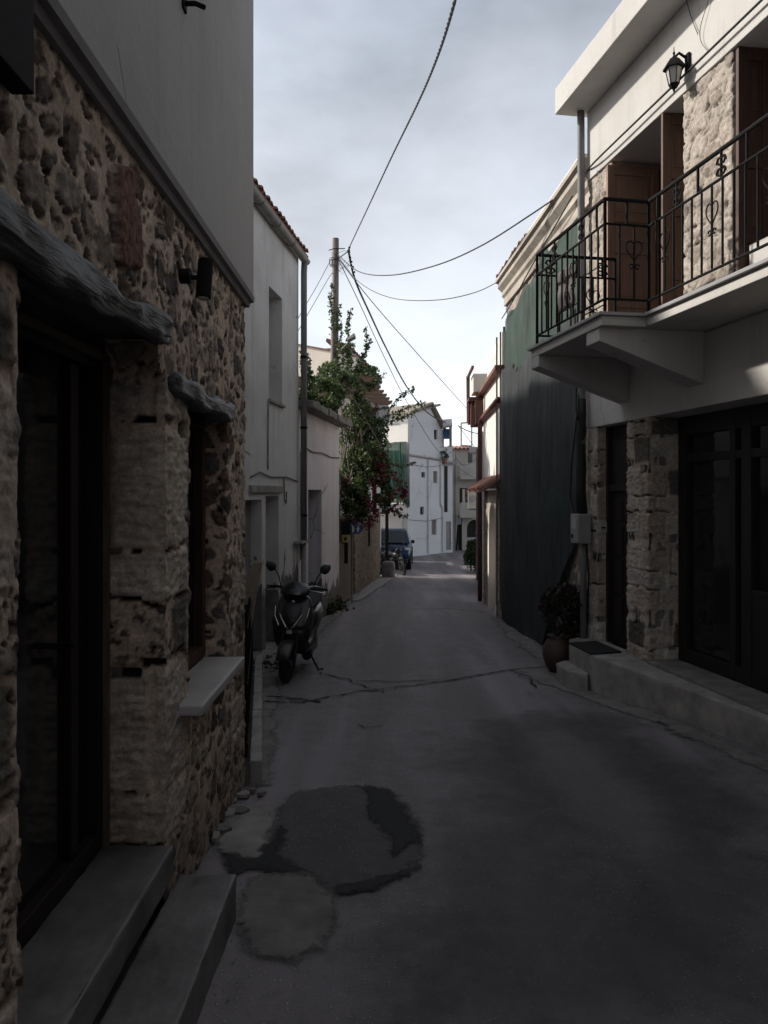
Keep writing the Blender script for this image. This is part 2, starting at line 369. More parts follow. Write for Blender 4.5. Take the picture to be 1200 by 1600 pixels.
def cells(a, z, sa, sz, k, jit=.85):
    x = a/sa; y = z/sz; xi = np.floor(x).astype(np.int64); yi = np.floor(y).astype(np.int64)
    f1 = np.full(x.shape, 9.); f2 = np.full(x.shape, 9.); idx = np.zeros(x.shape)
    for i in (-1,0,1):
        for j in (-1,0,1):
            cx = xi+i+.5+(hsh(xi+i,yi+j,k)-.5)*jit; cy = yi+j+.5+(hsh(xi+i,yi+j,k+5)-.5)*jit
            d = np.hypot(x-cx, y-cy); h = hsh(xi+i, yi+j, k+9)
            c = d < f1; f2 = np.where(c, f1, np.minimum(f2, d)); idx = np.where(c, h, idx); f1 = np.where(c, d, f1)
    return f1, f2, idx
def pal(t, cols):
    t = np.clip(t, 0, .9999)*(len(cols)-1); i = t.astype(int); f = (t-i)[..., None]; c = np.array(cols)
    return c[i]*(1-f)+c[np.minimum(i+1, len(cols)-1)]*f
def rubble(a, z, k=0, sa=.155, sz=.125, mort=(.70,.57,.465), stones=((.085,.077,.072),(.22,.19,.165),(.38,.32,.27),(.18,.125,.10),(.16,.152,.15),(.46,.39,.33),(.20,.18,.17)), fill=.30):
    wa = a+(fbm(a*7,z*7,k+3)-.5)*.11; wz = z+(fbm(a*7,z*7,k+8)-.5)*.11
    f1, f2, i = cells(wa, wz, sa, sz, k); e = f2-f1
    thr = .06+(1-fill)*.75*((i*7.13) % 1)**.8
    m = sstep(e, thr, thr+.055)
    g1, g2, j = cells(wa+3.3, wz, sa*.42, sz*.36, k+31); m2 = sstep(g2-g1, .32, .45)*(j < .42)*(1-m)
    rough = fbm(a*26, z*26, k+2, 4)-.5; mr = fbm(a*9, z*9, k+6, 4)-.5
    cre = sstep(e, thr-.09, thr-.01)*(1-sstep(e, thr+.02, thr+.09))*(fbm(a*11+4,z*11,k+40,3) > .44)   # broken crevice round the stones
    h = mr*.008+rough*.009 + m*(.002+.009*((i*3.7) % 1)+rough*.018) + m2*np.where(j < .16, -.035, .003)-cre*.016
    c = np.broadcast_to(np.array(mort), a.shape+(3,))*(.8+.5*(mr[..., None]+.25))
    s = pal((i*5.31) % 1, stones); c = c*(1-m[..., None])+s*m[..., None]
    s2 = np.where((j < .16)[..., None], np.array((.012,.010,.009)), pal((j*11.7) % 1, stones)*.8)
    c = c*(1-m2[..., None])+s2*m2[..., None]
    c = c*(1-.72*cre[..., None])*(.86+.28*fbm(a*48,z*48,k+50,3)+m*(fbm(a*40,z*52,k+51,3)-.5)*.9)[..., None]
    return h, c
def ashlar(a, z, k=0, rh=.36, bl=.42, base=((.52,.47,.42),(.64,.58,.51),(.57,.50,.43),(.46,.40,.345)), mort=(.66,.54,.44), gap=.012):
    wa = a+(fbm(a*5,z*5,k+4)-.5)*.05; wz = z+(fbm(a*5,z*5,k+7)-.5)*.05
    y = wz/rh; y = y+.33*np.sin(y*2.1+k); r = np.floor(y); fy = y-r
    x = wa/bl+hsh(r.astype(np.int64), r.astype(np.int64)*0+3, k)*3; q = np.floor(x); fx = x-q
    i = hsh(r.astype(np.int64), q.astype(np.int64), k+11)
    d = np.minimum(np.minimum(fx, 1-fx)*bl, np.minimum(fy, 1-fy)*rh)
    m = sstep(d, gap*.6, gap*2.2)
    pit = fbm(a*34, z*42, k+2, 4)-.5; big = fbm(a*6, z*6, k+1, 4)-.5
    h = m*(.001+.007*i)+pit*.024*m+big*.016+(fbm(a*9,z*60,k+33,3)-.5)*.010*m
    c = pal(i, base)*(.85+.5*(big[..., None]+.2)); c = c*m[..., None]+np.array(mort)*(1-m[..., None])*(.9+big[..., None]*.4)
    tool = (i*9.7) % 1
    h = h+(fbm(a*16,z*60,k+34,3)-.5)*.020*m*(tool > .45)-(1-m)*.007
    r2, c2 = rubble(a, z, k+70, .10, .075, (.66,.54,.44), fill=.12); pl_ = ((i*4.3) % 1 > (.66 if k < 20 else 1.1))*m          # pointed-over blocks with small stones in the mortar
    h = h*(1-pl_)+r2*pl_; c = c*(1-pl_[..., None])+c2*pl_[..., None]
    dk = (((i*6.1) % 1) < (.14 if k < 20 else .05))*m; c = c*(1-dk[..., None]*.72)
    # thin packing slots in some joints
    sl = (hsh(r.astype(np.int64), (a/.13).astype(np.int64), k+19) < .34)*(np.minimum(fy, 1-fy)*rh < .028)*(fbm(a*20,z*3,k+21) > .42)
    c = c*(.62+.76*fbm(a*30,z*64,k+50,4))[..., None]
    h = np.where(sl, h-.035, h); c = np.where(sl[..., None], np.array((.02,.017,.015)), c)
    return h, c

def plan_path(pts, nrm_side=1, r=.05, step=.02, a0=0.):
    """rounded plan polyline -> x, y, nx, ny, a"""
    P = [Vector(p) for p in pts]; out = []
    for i in range(len(P)-1):
        A = P[i]; B = P[i+1]; d = (B-A).normalized()
        sA = r if i > 0 else 0; sB = r if i < len(P)-2 else 0; L = (B-A).length
        n = max(2, int((L-sA-sB)/step))
        for k in range(n+1):
            q = A+d*(sA+(L-sA-sB)*k/n); out.append((q, Vector((d.y, -d.x))*nrm_side))
        if i < len(P)-2:
            d2 = (P[i+2]-B).normalized(); q0 = B-d*r; q1 = B+d2*r
            for k in (1,2,3,4):
                t = k/5; q = q0*(1-t)**2+B*2*t*(1-t)+q1*t*t; dd = (d*(1-t)+d2*t).normalized()
                out.append((q, Vector((dd.y, -dd.x))*nrm_side))
    x = np.array([q.x for q, _ in out]); y = np.array([q.y for q, _ in out])
    nx = np.array([n.x for _, n in out]); ny = np.array([n.y for _, n in out])
    a = a0+np.concatenate([[0], np.cumsum(np.hypot(np.diff(x), np.diff(y)))])
    return x, y, nx, ny, a
class Stone:
    """many masonry sheets gathered into ONE mesh with a colour attribute"""
    def __init__(s): s.v = []; s.f = []; s.c = []; s.n = 0
    def sheet(s, path, z0, z1, fun, step=.02):
        x, y, nx, ny, a = path; nz_ = max(2, int((z1-z0)/step)); zz = np.linspace(z0, z1, nz_+1)
        A, Z = np.meshgrid(a, zz, indexing='ij'); h, c = fun(A, Z)
        X = x[:,None]+nx[:,None]*h; Y = y[:,None]+ny[:,None]*h
        na, nb = A.shape; v = np.stack([X, Y, Z], -1).reshape(-1, 3); i = np.arange(na*nb).reshape(na, nb)+s.n
        f = np.stack([i[:-1,:-1], i[1:,:-1], i[1:,1:], i[:-1,1:]], -1).reshape(-1, 4)
        s.v.append(v); s.f.append(f); s.c.append(c.reshape(-1, 3)); s.n += na*nb
    def build(s, name, m, parent):
        o_ = Vector(parent.location) if parent is not None else Vector(); v = np.concatenate(s.v)-np.array(o_); f = np.concatenate(s.f)
        me = bpy.data.meshes.new(name); me.vertices.add(len(v)); me.vertices.foreach_set('co', v.ravel())
        me.loops.add(f.size); me.loops.foreach_set('vertex_index', f.ravel().astype(np.int32)); me.polygons.add(len(f))
        me.polygons.foreach_set('loop_start', np.arange(0, f.size, 4, dtype=np.int32)); me.polygons.foreach_set('loop_total', np.full(len(f), 4, dtype=np.int32))
        me.update(); me.validate()
        at = me.color_attributes.new('col', 'FLOAT_COLOR', 'POINT'); c = np.concatenate(s.c)
        at.data.foreach_set('color', np.concatenate([np.clip(c,0,1), np.ones((len(c),1))], 1).ravel().astype(np.float32))
        me.polygons.foreach_set('use_smooth', np.ones(len(f), dtype=bool)); me.materials.append(m)
        o = bpy.data.objects.new(name, me); COL.objects.link(o); o.parent = parent; return o

def leaves(name, pts, size, cols, parent, m=None, droop=.3, rng=RNG):
    """leaf blades: a folded kite each, coloured one by one"""
    pts = np.asarray(pts); n = len(pts); o_ = Vector((0,0,0)); p = parent
    while p is not None: o_ += Vector(p.location); p = p.parent
    d = rng.normal(size=(n,3)); d[:,2] -= droop; d /= np.linalg.norm(d,axis=1)[:,None]
    w = rng.normal(size=(n,3)); w -= d*(w*d).sum(1)[:,None]; w /= np.linalg.norm(w,axis=1)[:,None]; q = np.cross(d, w)
    L = size*rng.uniform(.6,1.3,n)[:,None]; c = pts-np.array(o_)
    v = np.stack([c-d*L*.5, c+w*L*.32+q*L*.08, c+d*L*.6, c-w*L*.32+q*L*.08, c-d*L*.02], 1).reshape(-1,3)
    i = np.arange(n)[:,None]*5; f = np.stack([i+0,i+1,i+4, i+1,i+2,i+4, i+2,i+3,i+4, i+3,i+0,i+4], 1).reshape(-1)
    me = bpy.data.meshes.new(name); me.vertices.add(len(v)); me.vertices.foreach_set('co', v.ravel())
    me.loops.add(len(f)); me.loops.foreach_set('vertex_index', f.astype(np.int32)); nf = len(f)//3; me.polygons.add(nf)
    me.polygons.foreach_set('loop_start', np.arange(0,len(f),3,dtype=np.int32)); me.polygons.foreach_set('loop_total', np.full(nf,3,dtype=np.int32))
    me.update()
    cc = np.array(cols)[rng.integers(0,len(cols),n)]*rng.uniform(.7,1.3,(n,1)); cc = np.repeat(cc,5,axis=0)
    at = me.color_attributes.new('col','FLOAT_COLOR','POINT'); at.data.foreach_set('color', np.concatenate([np.clip(cc,0,1),np.ones((len(cc),1))],1).ravel().astype(np.float32))
    me.materials.append(m or M['leaf']); o = bpy.data.objects.new(name, me); COL.objects.link(o)
    if parent is not None: o.parent = parent
    return o
def blob(c, r, n, rng=RNG, hollow=.35):
    d = rng.normal(size=(n,3)); d /= np.linalg.norm(d,axis=1)[:,None]; rad = rng.uniform(hollow,1,n)[:,None]**.6
    p = d*rad*np.array(r)+np.array(c)
    k = fbm(p[:,0]*3+p[:,1]*1.7, p[:,2]*3, 5, 3) > .43              # clumps and gaps
    return p[k]

# ------------------------------------------------------------------ ground
def sheet_grid(name, X, Y, zf, m, label=None):
    xx, yy = np.meshgrid(X, Y, indexing='ij'); z = zf(xx, yy); na, nb = xx.shape
    i = np.arange(na*nb).reshape(na,nb); f = np.stack([i[:-1,:-1], i[1:,:-1], i[1:,1:], i[:-1,1:]], -1).reshape(-1,4)
    me = bpy.data.meshes.new(name); me.from_pydata(np.stack([xx,yy,z],-1).reshape(-1,3).tolist(), [], f.tolist())
    me.polygons.foreach_set('use_smooth', [True]*len(f)); me.materials.append(m)
    o = bpy.data.objects.new(name, me); COL.objects.link(o); o['kind'] = 'structure'; return o
def gz(x, y):
    yy = np.minimum(y, 36.); s = -.15-.05*yy
    s = s + .012*(fbm(x*1.2+50, y*1.2+50, 4, 3)-.5) - .02*np.abs(x)*(np.abs(x) < 2.5)*.4
    return s
X = np.concatenate([np.linspace(-300,-6,12), np.linspace(-5.5,5.5,70), np.linspace(6,300,12)])
Y = np.concatenate([np.linspace(-60,-3,8), np.linspace(-2,36,240), np.linspace(37,60,30), np.linspace(65,900,14)])
sheet_grid('road', X, Y, gz, M['road'])
def soft(m, lo=.098, hi=.145):
    """a copy of a ground material that thins out raggedly where the attribute 'edge' reaches zero"""
    k = m.copy(); t = k.node_tree; N = t.nodes; Lk = t.links; o = N['Material Output']; b = o.inputs[0].links[0].from_socket
    a = N.new('ShaderNodeAttribute'); a.attribute_name = 'edge'; n = N.new('ShaderNodeTexNoise'); n.inputs['Scale'].default_value = 9; n.inputs['Detail'].default_value = 8; n.inputs['Roughness'].default_value = .7
    Lk.new(N.new('ShaderNodeNewGeometry').outputs['Position'], n.inputs['Vector'])
    m1 = N.new('ShaderNodeMath'); m1.operation = 'MULTIPLY_ADD'; m1.inputs[1].default_value = .22; Lk.new(n.outputs[0], m1.inputs[0]); Lk.new(a.outputs['Fac'], m1.inputs[2])
    r_ = N.new('ShaderNodeMapRange'); r_.inputs[1].default_value = lo; r_.inputs[2].default_value = hi; Lk.new(m1.outputs[0], r_.inputs[0])
    tp = N.new('ShaderNodeBsdfTransparent'); x = N.new('ShaderNodeMixShader'); Lk.new(r_.outputs[0], x.inputs[0]); Lk.new(tp.outputs[0], x.inputs[1]); Lk.new(b, x.inputs[2]); Lk.new(x.outputs[0], o.inputs[0]); return k
SOFT = {}
def road_poly(name, pix, m, lift=.004, edge=.03, seed=1, fade=1.):
    """an irregular worn patch lying on the road, ragged at its rim"""
    P = np.array(pix); x0, y0 = P.min(0)-.15; x1, y1 = P.max(0)+.15; st_ = max(.02, (y1-y0)/160)
    xx, yy = np.meshgrid(np.arange(x0, x1+st_, st_), np.arange(y0, y1+st_, st_), indexing='ij'); D = np.full(xx.shape, 9.); ins = np.zeros(xx.shape, bool)
    wx = xx+(fbm(xx*3+seed, yy*3, seed, 3)-.5)*edge*3; wy = yy+(fbm(xx*3, yy*3+seed, seed+5, 3)-.5)*edge*3
    for i in range(len(P)):
        a = P[i]; b = P[(i+1) % len(P)]; ab = b-a; t = np.clip(((wx-a[0])*ab[0]+(wy-a[1])*ab[1])/(ab@ab+1e-9), 0, 1)
        D = np.minimum(D, np.hypot(wx-a[0]-t*ab[0], wy-a[1]-t*ab[1]))
        c = (a[1] > wy) != (b[1] > wy); ins ^= c & (wx < a[0]+(wy-a[1])*(ab[0])/(ab[1] if abs(ab[1]) > 1e-9 else 1e-9))
    E_ = np.where(ins, D, -D)*fade; zz = gz(xx, yy)+lift; na, nb = xx.shape; ii = np.arange(na*nb).reshape(na, nb); keep = E_ > -.14
    q = np.stack([ii[:-1,:-1], ii[1:,:-1], ii[1:,1:], ii[:-1,1:]], -1).reshape(-1,4); kf = keep.ravel(); q = q[kf[q].any(1)]
    me = bpy.data.meshes.new(name); me.from_pydata(np.stack([xx,yy,zz],-1).reshape(-1,3).tolist(), [], q.tolist())
    at = me.attributes.new('edge', 'FLOAT', 'POINT'); at.data.foreach_set('value', E_.ravel().astype(np.float32))
    if m.name not in SOFT: SOFT[m.name] = soft(m, .06, .34) if fade < 1 else soft(m)
    me.materials.append(SOFT[m.name]); me.polygons.foreach_set('use_smooth', [True]*len(q))
    o = bpy.data.objects.new(name, me); COL.objects.link(o); o['kind'] = 'structure'; return o
def G(u, v):                                               # where a ray from the eye meets the street
    k = (v-770)/1200; Y = 1.75/(k-.05)
    if Y > 36 or Y < 0: Y = 3.55/k
    return ((u-600)/1200*Y, Y)
def GP(l): return [G(*p) for p in l]
road_poly('road_patch', GP([(350,1330),(420,1290),(445,1250),(470,1235),(560,1226),(610,1235),(640,1262),(662,1300),(670,1340),(640,1368),(590,1388),(520,1400),(470,1372),(400,1362)]), M['patch2'], .006, .02, 3)
road_poly('road_patch', GP([(555,1228),(610,1236),(640,1262),(660,1296),(664,1325),(640,1322),(618,1350),(600,1310),(585,1270)]), M['patch'], .010, .05, 4)
road_poly('road_patch', GP([(520,1398),(515,1388),(560,1378),(612,1364),(652,1356),(640,1371),(590,1390),(530,1402)]), M['patch'], .011, .02, 5)
road_poly('road_patch', GP([(345,1350),(372,1316),(420,1322),(440,1290),(452,1300),(440,1340),(470,1358),(515,1385),(470,1376),(400,1364),(372,1372)]), M['patch'], .012, .035, 6)
road_poly('pavement', GP([(372,1392),(400,1368),(450,1366),(495,1374),(522,1402),(525,1440),(505,1480),(470,1508),(420,1502),(385,1488),(368,1440)]), M['conc'], .014, .02, 7)
road_poly('pavement', GP([(336,1330),(352,1290),(345,1262),(380,1255),(425,1262),(442,1282),(412,1320),(405,1345),(370,1342)]), M['conc2'], .016, .03, 8)
road_poly('pavement', GP([(388,1228),(400,1060),(418,1030),(440,1082),(430,1120),(425,1225),(405,1232)]), M['conc'], .009, .05, 9)
road_poly('pavement', GP([(858,1042),(900,1052),(960,1090),(1040,1118),(1200,1192),(1200,1212),(1100,1165),(1000,1120),(900,1085),(830,1060),(790,1045)]), M['conc'], .008, .05, 10)
road_poly('pavement', GP([(785,962),(815,985),(850,1012),(862,1030),(835,1026),(800,998),(765,962)]), M['conc'], .008, .07, 11)
road_poly('pavement', GP([(548,938),(560,940),(600,915),(622,898),(612,893),(590,902)]), M['conc2'], .02, .05, 13)
road_poly('pavement', GP([(400,1022),(440,1000),(500,968),(540,945),(552,938),(530,962),(505,985),(440,1040),(402,1060)]), M['conc'], .01, .06, 14)
road_poly('road_patch', GP([(690,1175),(760,1125),(850,1105),(960,1120),(1080,1180),(1200,1245),(1200,1600),(1000,1640),(560,1640),(600,1520),(665,1420),(700,1330),(705,1240)]), M['patch3'], .0035, .22, 21, .30)  # coarse asphalt, with the dimness of the near corner put into its colour
def crack(pl, w=.018, seed=1):
    rnd = random.Random(seed); P = []
    for (a, b) in zip(pl, pl[1:]):
        L = math.hypot(b[0]-a[0], b[1]-a[1]); n = max(2, int(L/.07))
        for k in range(n): t = k/n; P.append((a[0]+(b[0]-a[0])*t+rnd.uniform(-.03,.03), a[1]+(b[1]-a[1])*t+rnd.uniform(-.03,.03)))
    P.append(pl[-1]); m = MB(); L = []; Rr = []
    for i, p in enumerate(P):
        a = P[max(i-1,0)]; b = P[min(i+1,len(P)-1)]; d = Vector((b[0]-a[0], b[1]-a[1])).normalized(); ww = w*rnd.uniform(.25,1.1)
        z = float(gz(np.array(p[0]),np.array(p[1])))+.013
        L.append((p[0]-d.y*ww,p[1]+d.x*ww,z)); Rr.append((p[0]+d.y*ww,p[1]-d.x*ww,z))
    for i in range(len(P)-1): m.quad(L[i], Rr[i], Rr[i+1], L[i+1])
    return m
for i, (pl, w) in enumerate([([(412,1096),(470,1098),(560,1082),(640,1073),(700,1064),(790,1047),(862,1040)], .022),
            ([(520,1058),(560,1065),(620,1066),(700,1062)], .014), ([(498,1052),(540,1062),(600,1084)], .012),
            ([(420,1088),(450,1090),(500,1098)], .03), ([(640,952),(700,951),(760,956)], .02), ([(800,1052),(830,1062),(836,1074)], .012),
            ([(556,1134),(580,1140),(598,1136)], .01)]):
    o = crack(GP(pl), w, i).build('road_crack', M['crack'], fix=False); o['kind'] = 'structure'

# =================================================================== LEFT: stone house near the camera
SH = thing('stone_house', 'rubble stone house with plain white upper storey at left front', 'house', (-.95, 3.4, 0))
st = Stone(); XW = -.95
def quoin_w(a):                                            # 1 where dressed blocks stand, 0 for rubble
    return np.clip(sstep(a, 2.9, 2.95)*(1-sstep(a, 3.72, 3.80)) + (1-sstep(a, 1.98, 2.06)), 0, 1)
def mix2(w, p, q): return p[0]*w+q[0]*(1-w), p[1]*w[...,None]+q[1]*(1-w[...,None])
def red_stone(a, z, h, c):                                 # the big rust-coloured block above the door
    d = np.maximum(np.abs(a-2.86+.25*(z-2.62))/.13+np.maximum(z-2.66,0)*2.5, np.abs(z-2.62-.3*(a-2.86))/.19); m = sstep(-d+(fbm(a*14,z*14,3)-.5)*.25, -1.0, -.93)
    n = fbm(a*70, z*40, 9, 3)
    return h*(1-m)+m*(.02+.02*n), c*(1-m[...,None])+m[...,None]*(np.array((.25,.145,.11))*(.30+1.3*n[...,None]))
def face_fun(a, z):
    r = rubble(a, z, 11); q = ashlar(a, z, 12)
    qc = sstep(a, 4.82, 4.88)*sstep(np.sin(z*9.2)+.35, -.1, .1)*(1-sstep(z, 2.0, 2.1))*.85   # corner stones, toothed
    w = quoin_w(a)*(1-sstep(z, 2.02, 2.14)); w = np.clip(w+qc, 0, 1)
    h, c = mix2(w, q, r); h, c = red_stone(a, z, h, c)
    low = 1-sstep(z+.25*(fbm(a*3,z*3,8)-.5), -.25, .25)     # ragged darker band towards the bottom
    c = c*(1-.35*low[...,None])
    return h-.02, c
stp = .011
# near jamb, pier between door and window, pier to the corner, bands above and below
zL = -.75
st.sheet(plan_path([(-1.3,2.07),(XW,2.07),(XW,1.2)], -1, .05, stp), .0, 2.28, lambda a, z: face_fun(2.42-a, z), stp)
st.sheet(plan_path([(XW,2.12),(XW,1.0)], -1, .05, stp, 0), zL, .02, lambda a, z: face_fun(2.12-a, z), .02)
pier = plan_path([(-1.24,3.38),(XW,3.38),(XW,3.82),(-1.16,3.82)], 1, .045, stp, 3.38-.29)
st.sheet(plan_path([(-1.24,3.38),(XW,3.38),(XW,3.82),(-1.16,3.82)], 1, .022, stp, 3.38-.29), .0, 2.28, face_fun, stp)
pier2 = plan_path([(-1.16,4.74),(XW,4.74),(XW,5.38),(-1.45,5.38)], 1, .045, stp, 4.74-.21)
st.sheet(pier2, .56, 2.18, face_fun, stp)
st.sheet(plan_path([(XW,3.38),(XW,5.38),(-1.45,5.38)], 1, .05, stp, 3.38), zL, .0, face_fun, .014)
st.sheet(plan_path([(XW,3.77),(XW,5.38),(-1.45,5.38)], 1, .05, stp, 3.77), .0, .58, face_fun, stp)
st.sheet(plan_path([(XW,3.3),(XW,5.38),(-1.45,5.38)], 1, .05, stp, 3.3), 2.12, 2.30, face_fun, stp)
st.sheet(plan_path([(XW,1.2),(XW,5.38),(-1.45,5.38)], 1, .05, stp, 1.2), 2.28, 2.93, face_fun, stp)
st.build('stone_wall', M['stone'], SH)
b = MB(); b.box((-7,-3.0,zL),(XW-.14,1.19,2.93)); b.box((-7,2.0,2.3),(-1.02,5.3,2.92)); b.box((-7,1.19,zL),(-1.3,2.02,2.93)); b.box((-7,3.43,zL),(-1.17,3.77,2.3)); b.box((-7,4.79,zL),(-1.08,5.28,2.3)); b.box((-7,3.77,zL),(-1.10,4.79,.55)); b.box((-7,3.77,2.10),(-1.10,4.79,2.3)); b.box((-7,2.02,zL),(-1.05,3.43,-.02)); b.box((-7,2.02,2.2),(-1.27,3.43,2.3))
b.box((-7,2.02,-.02),(-1.6,3.43,2.2)); b.box((-7,3.77,.55),(-1.5,4.79,2.1))
b.build('wall_core', M['conc'], SH)
F0 = Frame((-.90,-3),(0,1),(1,0))
up = MB(); up.box((-7,-3.0,2.972),(-.915,5.395,9.2)); up.build('upper_wall', M['white_up'], SH, bevel=.012)
mo = MB()
prof = [(-1.1,2.90),(-.945,2.90),(-.935,2.93),(-.912,2.935),(-.908,2.97),(-1.1,2.97)]
mo.prism([(x,-3.0,z) for x,z in prof], (0,8.392,0)); mo.build('cornice', M['greyp'], SH)
def log(y0, y1, x, zt, zb, seed, depth=.2, wav=.03):
    rings = []; n = 46
    for i in range(n+1):
        t = i/n; y = y0+(y1-y0)*t; r_ = []; e = min(1, .55+t*14, .45+(1-t)*10)
        top = zt(t); bot = zb(t)
        for k in range(22):
            th = 2*math.pi*k/22; cx = math.cos(th); cz = math.sin(th); s_ = lambda q: math.copysign(abs(q)**.62, q)
            j = (float(fbm(np.array(y*7+seed), np.array(th*1.3+seed), seed, 4))-.5)*wav*2.6+(float(fbm(np.array(y*2.5), np.array(k*2.1+seed), seed+4, 3))-.5)*wav*1.2
            r_.append((x+s_(cx)*depth/2*e+j*cx, y, (top+bot)/2+s_(cz)*(top-bot)/2*e+j*cz*.8))
        rings.append(r_)
    return MB().loft(rings)
l1 = log(1.55, 3.43, -.965, lambda t: 2.335+.005*t+.018*math.sin(t*7.5+.6)+.014*math.sin(t*17), lambda t: 2.18+.085*t*t+.008*math.sin(t*11), 3, .105, .020)
l1.build('door_lintel', M['logx'], SH, smooth=True)['label'] = 'dark gnarled wooden log above the door'
l2 = log(3.44, 4.80, -.965, lambda t: 2.135+.018*math.sin(t*8+.5)+.014*math.sin(t*19+2), lambda t: 2.035-.008*math.sin(t*3.1)+.010*math.sin(t*14), 8, .11, .016)
l2.build('window_lintel', M['logx'], SH, smooth=True)['label'] = 'dark gnarled wooden log above the window'
# door
dr = MB().box((-1.30,3.30,.05),(-1.23,3.377,2.2)).box((-1.30,2.08,.05),(-1.23,2.15,2.2)).box((-1.30,2.15,2.13),(-1.23,3.30,2.2)).box((-1.30,2.15,.05),(-1.23,3.30,.13))
dr = dr.build('door', M['doorwood'], SH, bevel=.006)
MB().box((-1.228,3.352,.05),(-1.205,3.376,2.2)).box((-1.228,2.15,2.17),(-1.205,3.352,2.2)).build('door_trim', M['oldwood'], dr)
for y in (2.18, 3.06):
    MB().box((-1.305,y,.14),(-1.245,y+.075,2.12)).build('door_stile', M['doorwood'], dr, bevel=.006)
MB().box((-1.285,2.15,.13),(-1.275,3.30,2.13)).build('door_glass', M['glass'], dr)
MB().box((-1.31,2.95,1.0),(-1.20,2.97,1.02)).build('door_handle', M['black'], dr)
# window
wf = MB().box((-1.20,3.83,.60),(-1.10,3.90,2.06)).box((-1.20,4.66,.60),(-1.10,4.735,2.06)).box((-1.20,3.90,1.99),(-1.10,4.66,2.06)).box((-1.20,3.90,.60),(-1.10,4.66,.67)).box((-1.19,4.24,.67),(-1.12,4.32,1.99)).build('window', M['brown'], SH, bevel=.005)
MB().box((-1.165,3.90,.67),(-1.155,4.66,1.99)).build('window_pane', M['glass'], wf)
MB().box((-1.14,3.62,.545),(-.855,4.72,.595)).build('window_sill', M['marble_p'], SH)
worn([c for c in SH.children if c.name.startswith('window_sill')][0], .05, .006)
MB().box((-.90,3.2,8.0),(-.2,3.24,8.03)).build('bracket', M['black'], SH)
# steps
s1 = MB().box((-1.24,.9,-.09),(-.925,3.385,.05)).build('door_threshold', M['marble'], None, bevel=.008)
worn(s1); tag(s1, 'worn dark marble threshold slab right under the brown glazed door', 'doorstep')
s2 = MB().box((-.93,.9,-.42),(-.67,3.49,-.13)).build('door_step', M['marble'], None, bevel=.01)
worn(s2); tag(s2, 'low broad marble step in front of the door threshold, standing on the street', 'doorstep')
# wall lamp
L = thing('wall_lamp', 'black cylinder wall lamp on the stone wall above the window', 'wall lamp', (-.93,3.60,2.61))
MB().disc((-.925,3.58,2.61),(1,0,0),.035,.05).build('wall_plate', M['black'], L, smooth=False)
MB().tube([(-.93,3.59,2.61),(-.86,3.61,2.61)], .012).build('arm', M['black'], L)
MB().tube([(-.842,3.63,2.70),(-.85,3.61,2.515)], .036, 20).build('lamp_body', M['black'], L, bevel=.004)
MB().disc((-.8502,3.6095,2.513),(-.04,-.1,-1),.027,.004).build('lamp_lens', M['lampg'], L)
# dark hanging sign board at the top left, seen edge on
H = thing('hanging_sign', 'black board hanging from the stone wall at the top left corner', 'sign', (-.9,2.0,2.65))
MB().box((-.965,1.80,2.63),(-.905,1.99,2.93)).build('board', M['black'], H, bevel=.004)
MB().box((-.985,1.85,2.86),(-.962,1.95,2.90)).build('bracket', M['black'], H)
B_ = thing('iron_bracket', 'small dark iron bracket sticking out of the white upper wall', 'bracket', (-.9,3.6,3.75))
MB().tube([(-.92,3.50,3.83),(-.86,3.50,3.83),(-.815,3.48,3.80)], .012, 8).build('arm', M['black'], B_)
MB().box((-.915,3.47,3.80),(-.905,3.53,3.86)).build('plate', M['black'], B_)

# rubble flakes beside the stone wall
for i, (u, v, s) in enumerate([(372,1270,.07),(352,1275,.09),(345,1300,.06),(330,1312,.07),(395,1238,.04),(380,1245,.05),(408,1242,.035),(362,1252,.05)]):
    x, y = G(u, v); rnd = random.Random(i); z = float(gz(np.array(x), np.array(y)))
    n = 7; pol = [(x+math.cos(6.28*k/n)*s*rnd.uniform(.6,1.1), y+math.sin(6.28*k/n)*s*rnd.uniform(.6,1.1), z+.012) for k in range(n)]
    o = MB().prism(pol, (rnd.uniform(-.01,.01), 0, .025)).build('stone_flake', M['conc2'] if i % 2 else M['conc'], None, bevel=.003)
    tag(o, 'broken flake of pale plaster lying at the foot of the stone wall', 'rubble', 'broken flakes at the stone wall foot')

# =================================================================== kerb and iron gate between stone house and white house
kb = MB(); K0 = (-.93,5.32); K1 = (-1.66,9.9)
def kp(t, o=0): 
    d = Vector((K1[0]-K0[0], K1[1]-K0[1])); n = Vector((d.y,-d.x)).normalized(); return (K0[0]+d.x*t+n.x*o, K0[1]+d.y*t+n.y*o)
for a, c in ((0,.33),(.335,.66),(.665,1)):
    p = [kp(a,0),kp(a,.085),kp(c,.085),kp(c,0)]; z0 = g(K0[1]+4.6*a); z1 = g(K0[1]+4.6*c)
    kb.hexa([(p[0][0],p[0][1],z0-.2),(p[1][0],p[1][1],z0-.2),(p[2][0],p[2][1],z1-.2),(p[3][0],p[3][1],z1-.2),(p[0][0],p[0][1],z0+.16),(p[1][0],p[1][1],z0+.16),(p[2][0],p[2][1],z1+.16),(p[3][0],p[3][1],z1+.16)])
tag(worn(kb.build('kerb_stone', M['conc2'], None), .07, .02), 'narrow pale concrete kerb running from the stone corner to the scooter', 'kerb')
GT = thing('iron_gate', 'black iron railing gate beside the corner of the stone house', 'gate', (*kp(.4,-.05), g(7)))
zf = lambda t: g(5.32+4.58*t)
for k in range(15):
    t = .05+k*.055; x, y = kp(t, -.03); MB().tube([(x,y,zf(t)+.12),(x,y,zf(t)+1.12+(.1 if k in (0,14) else 0))], .012, 6).build('bar', M['black'], GT)
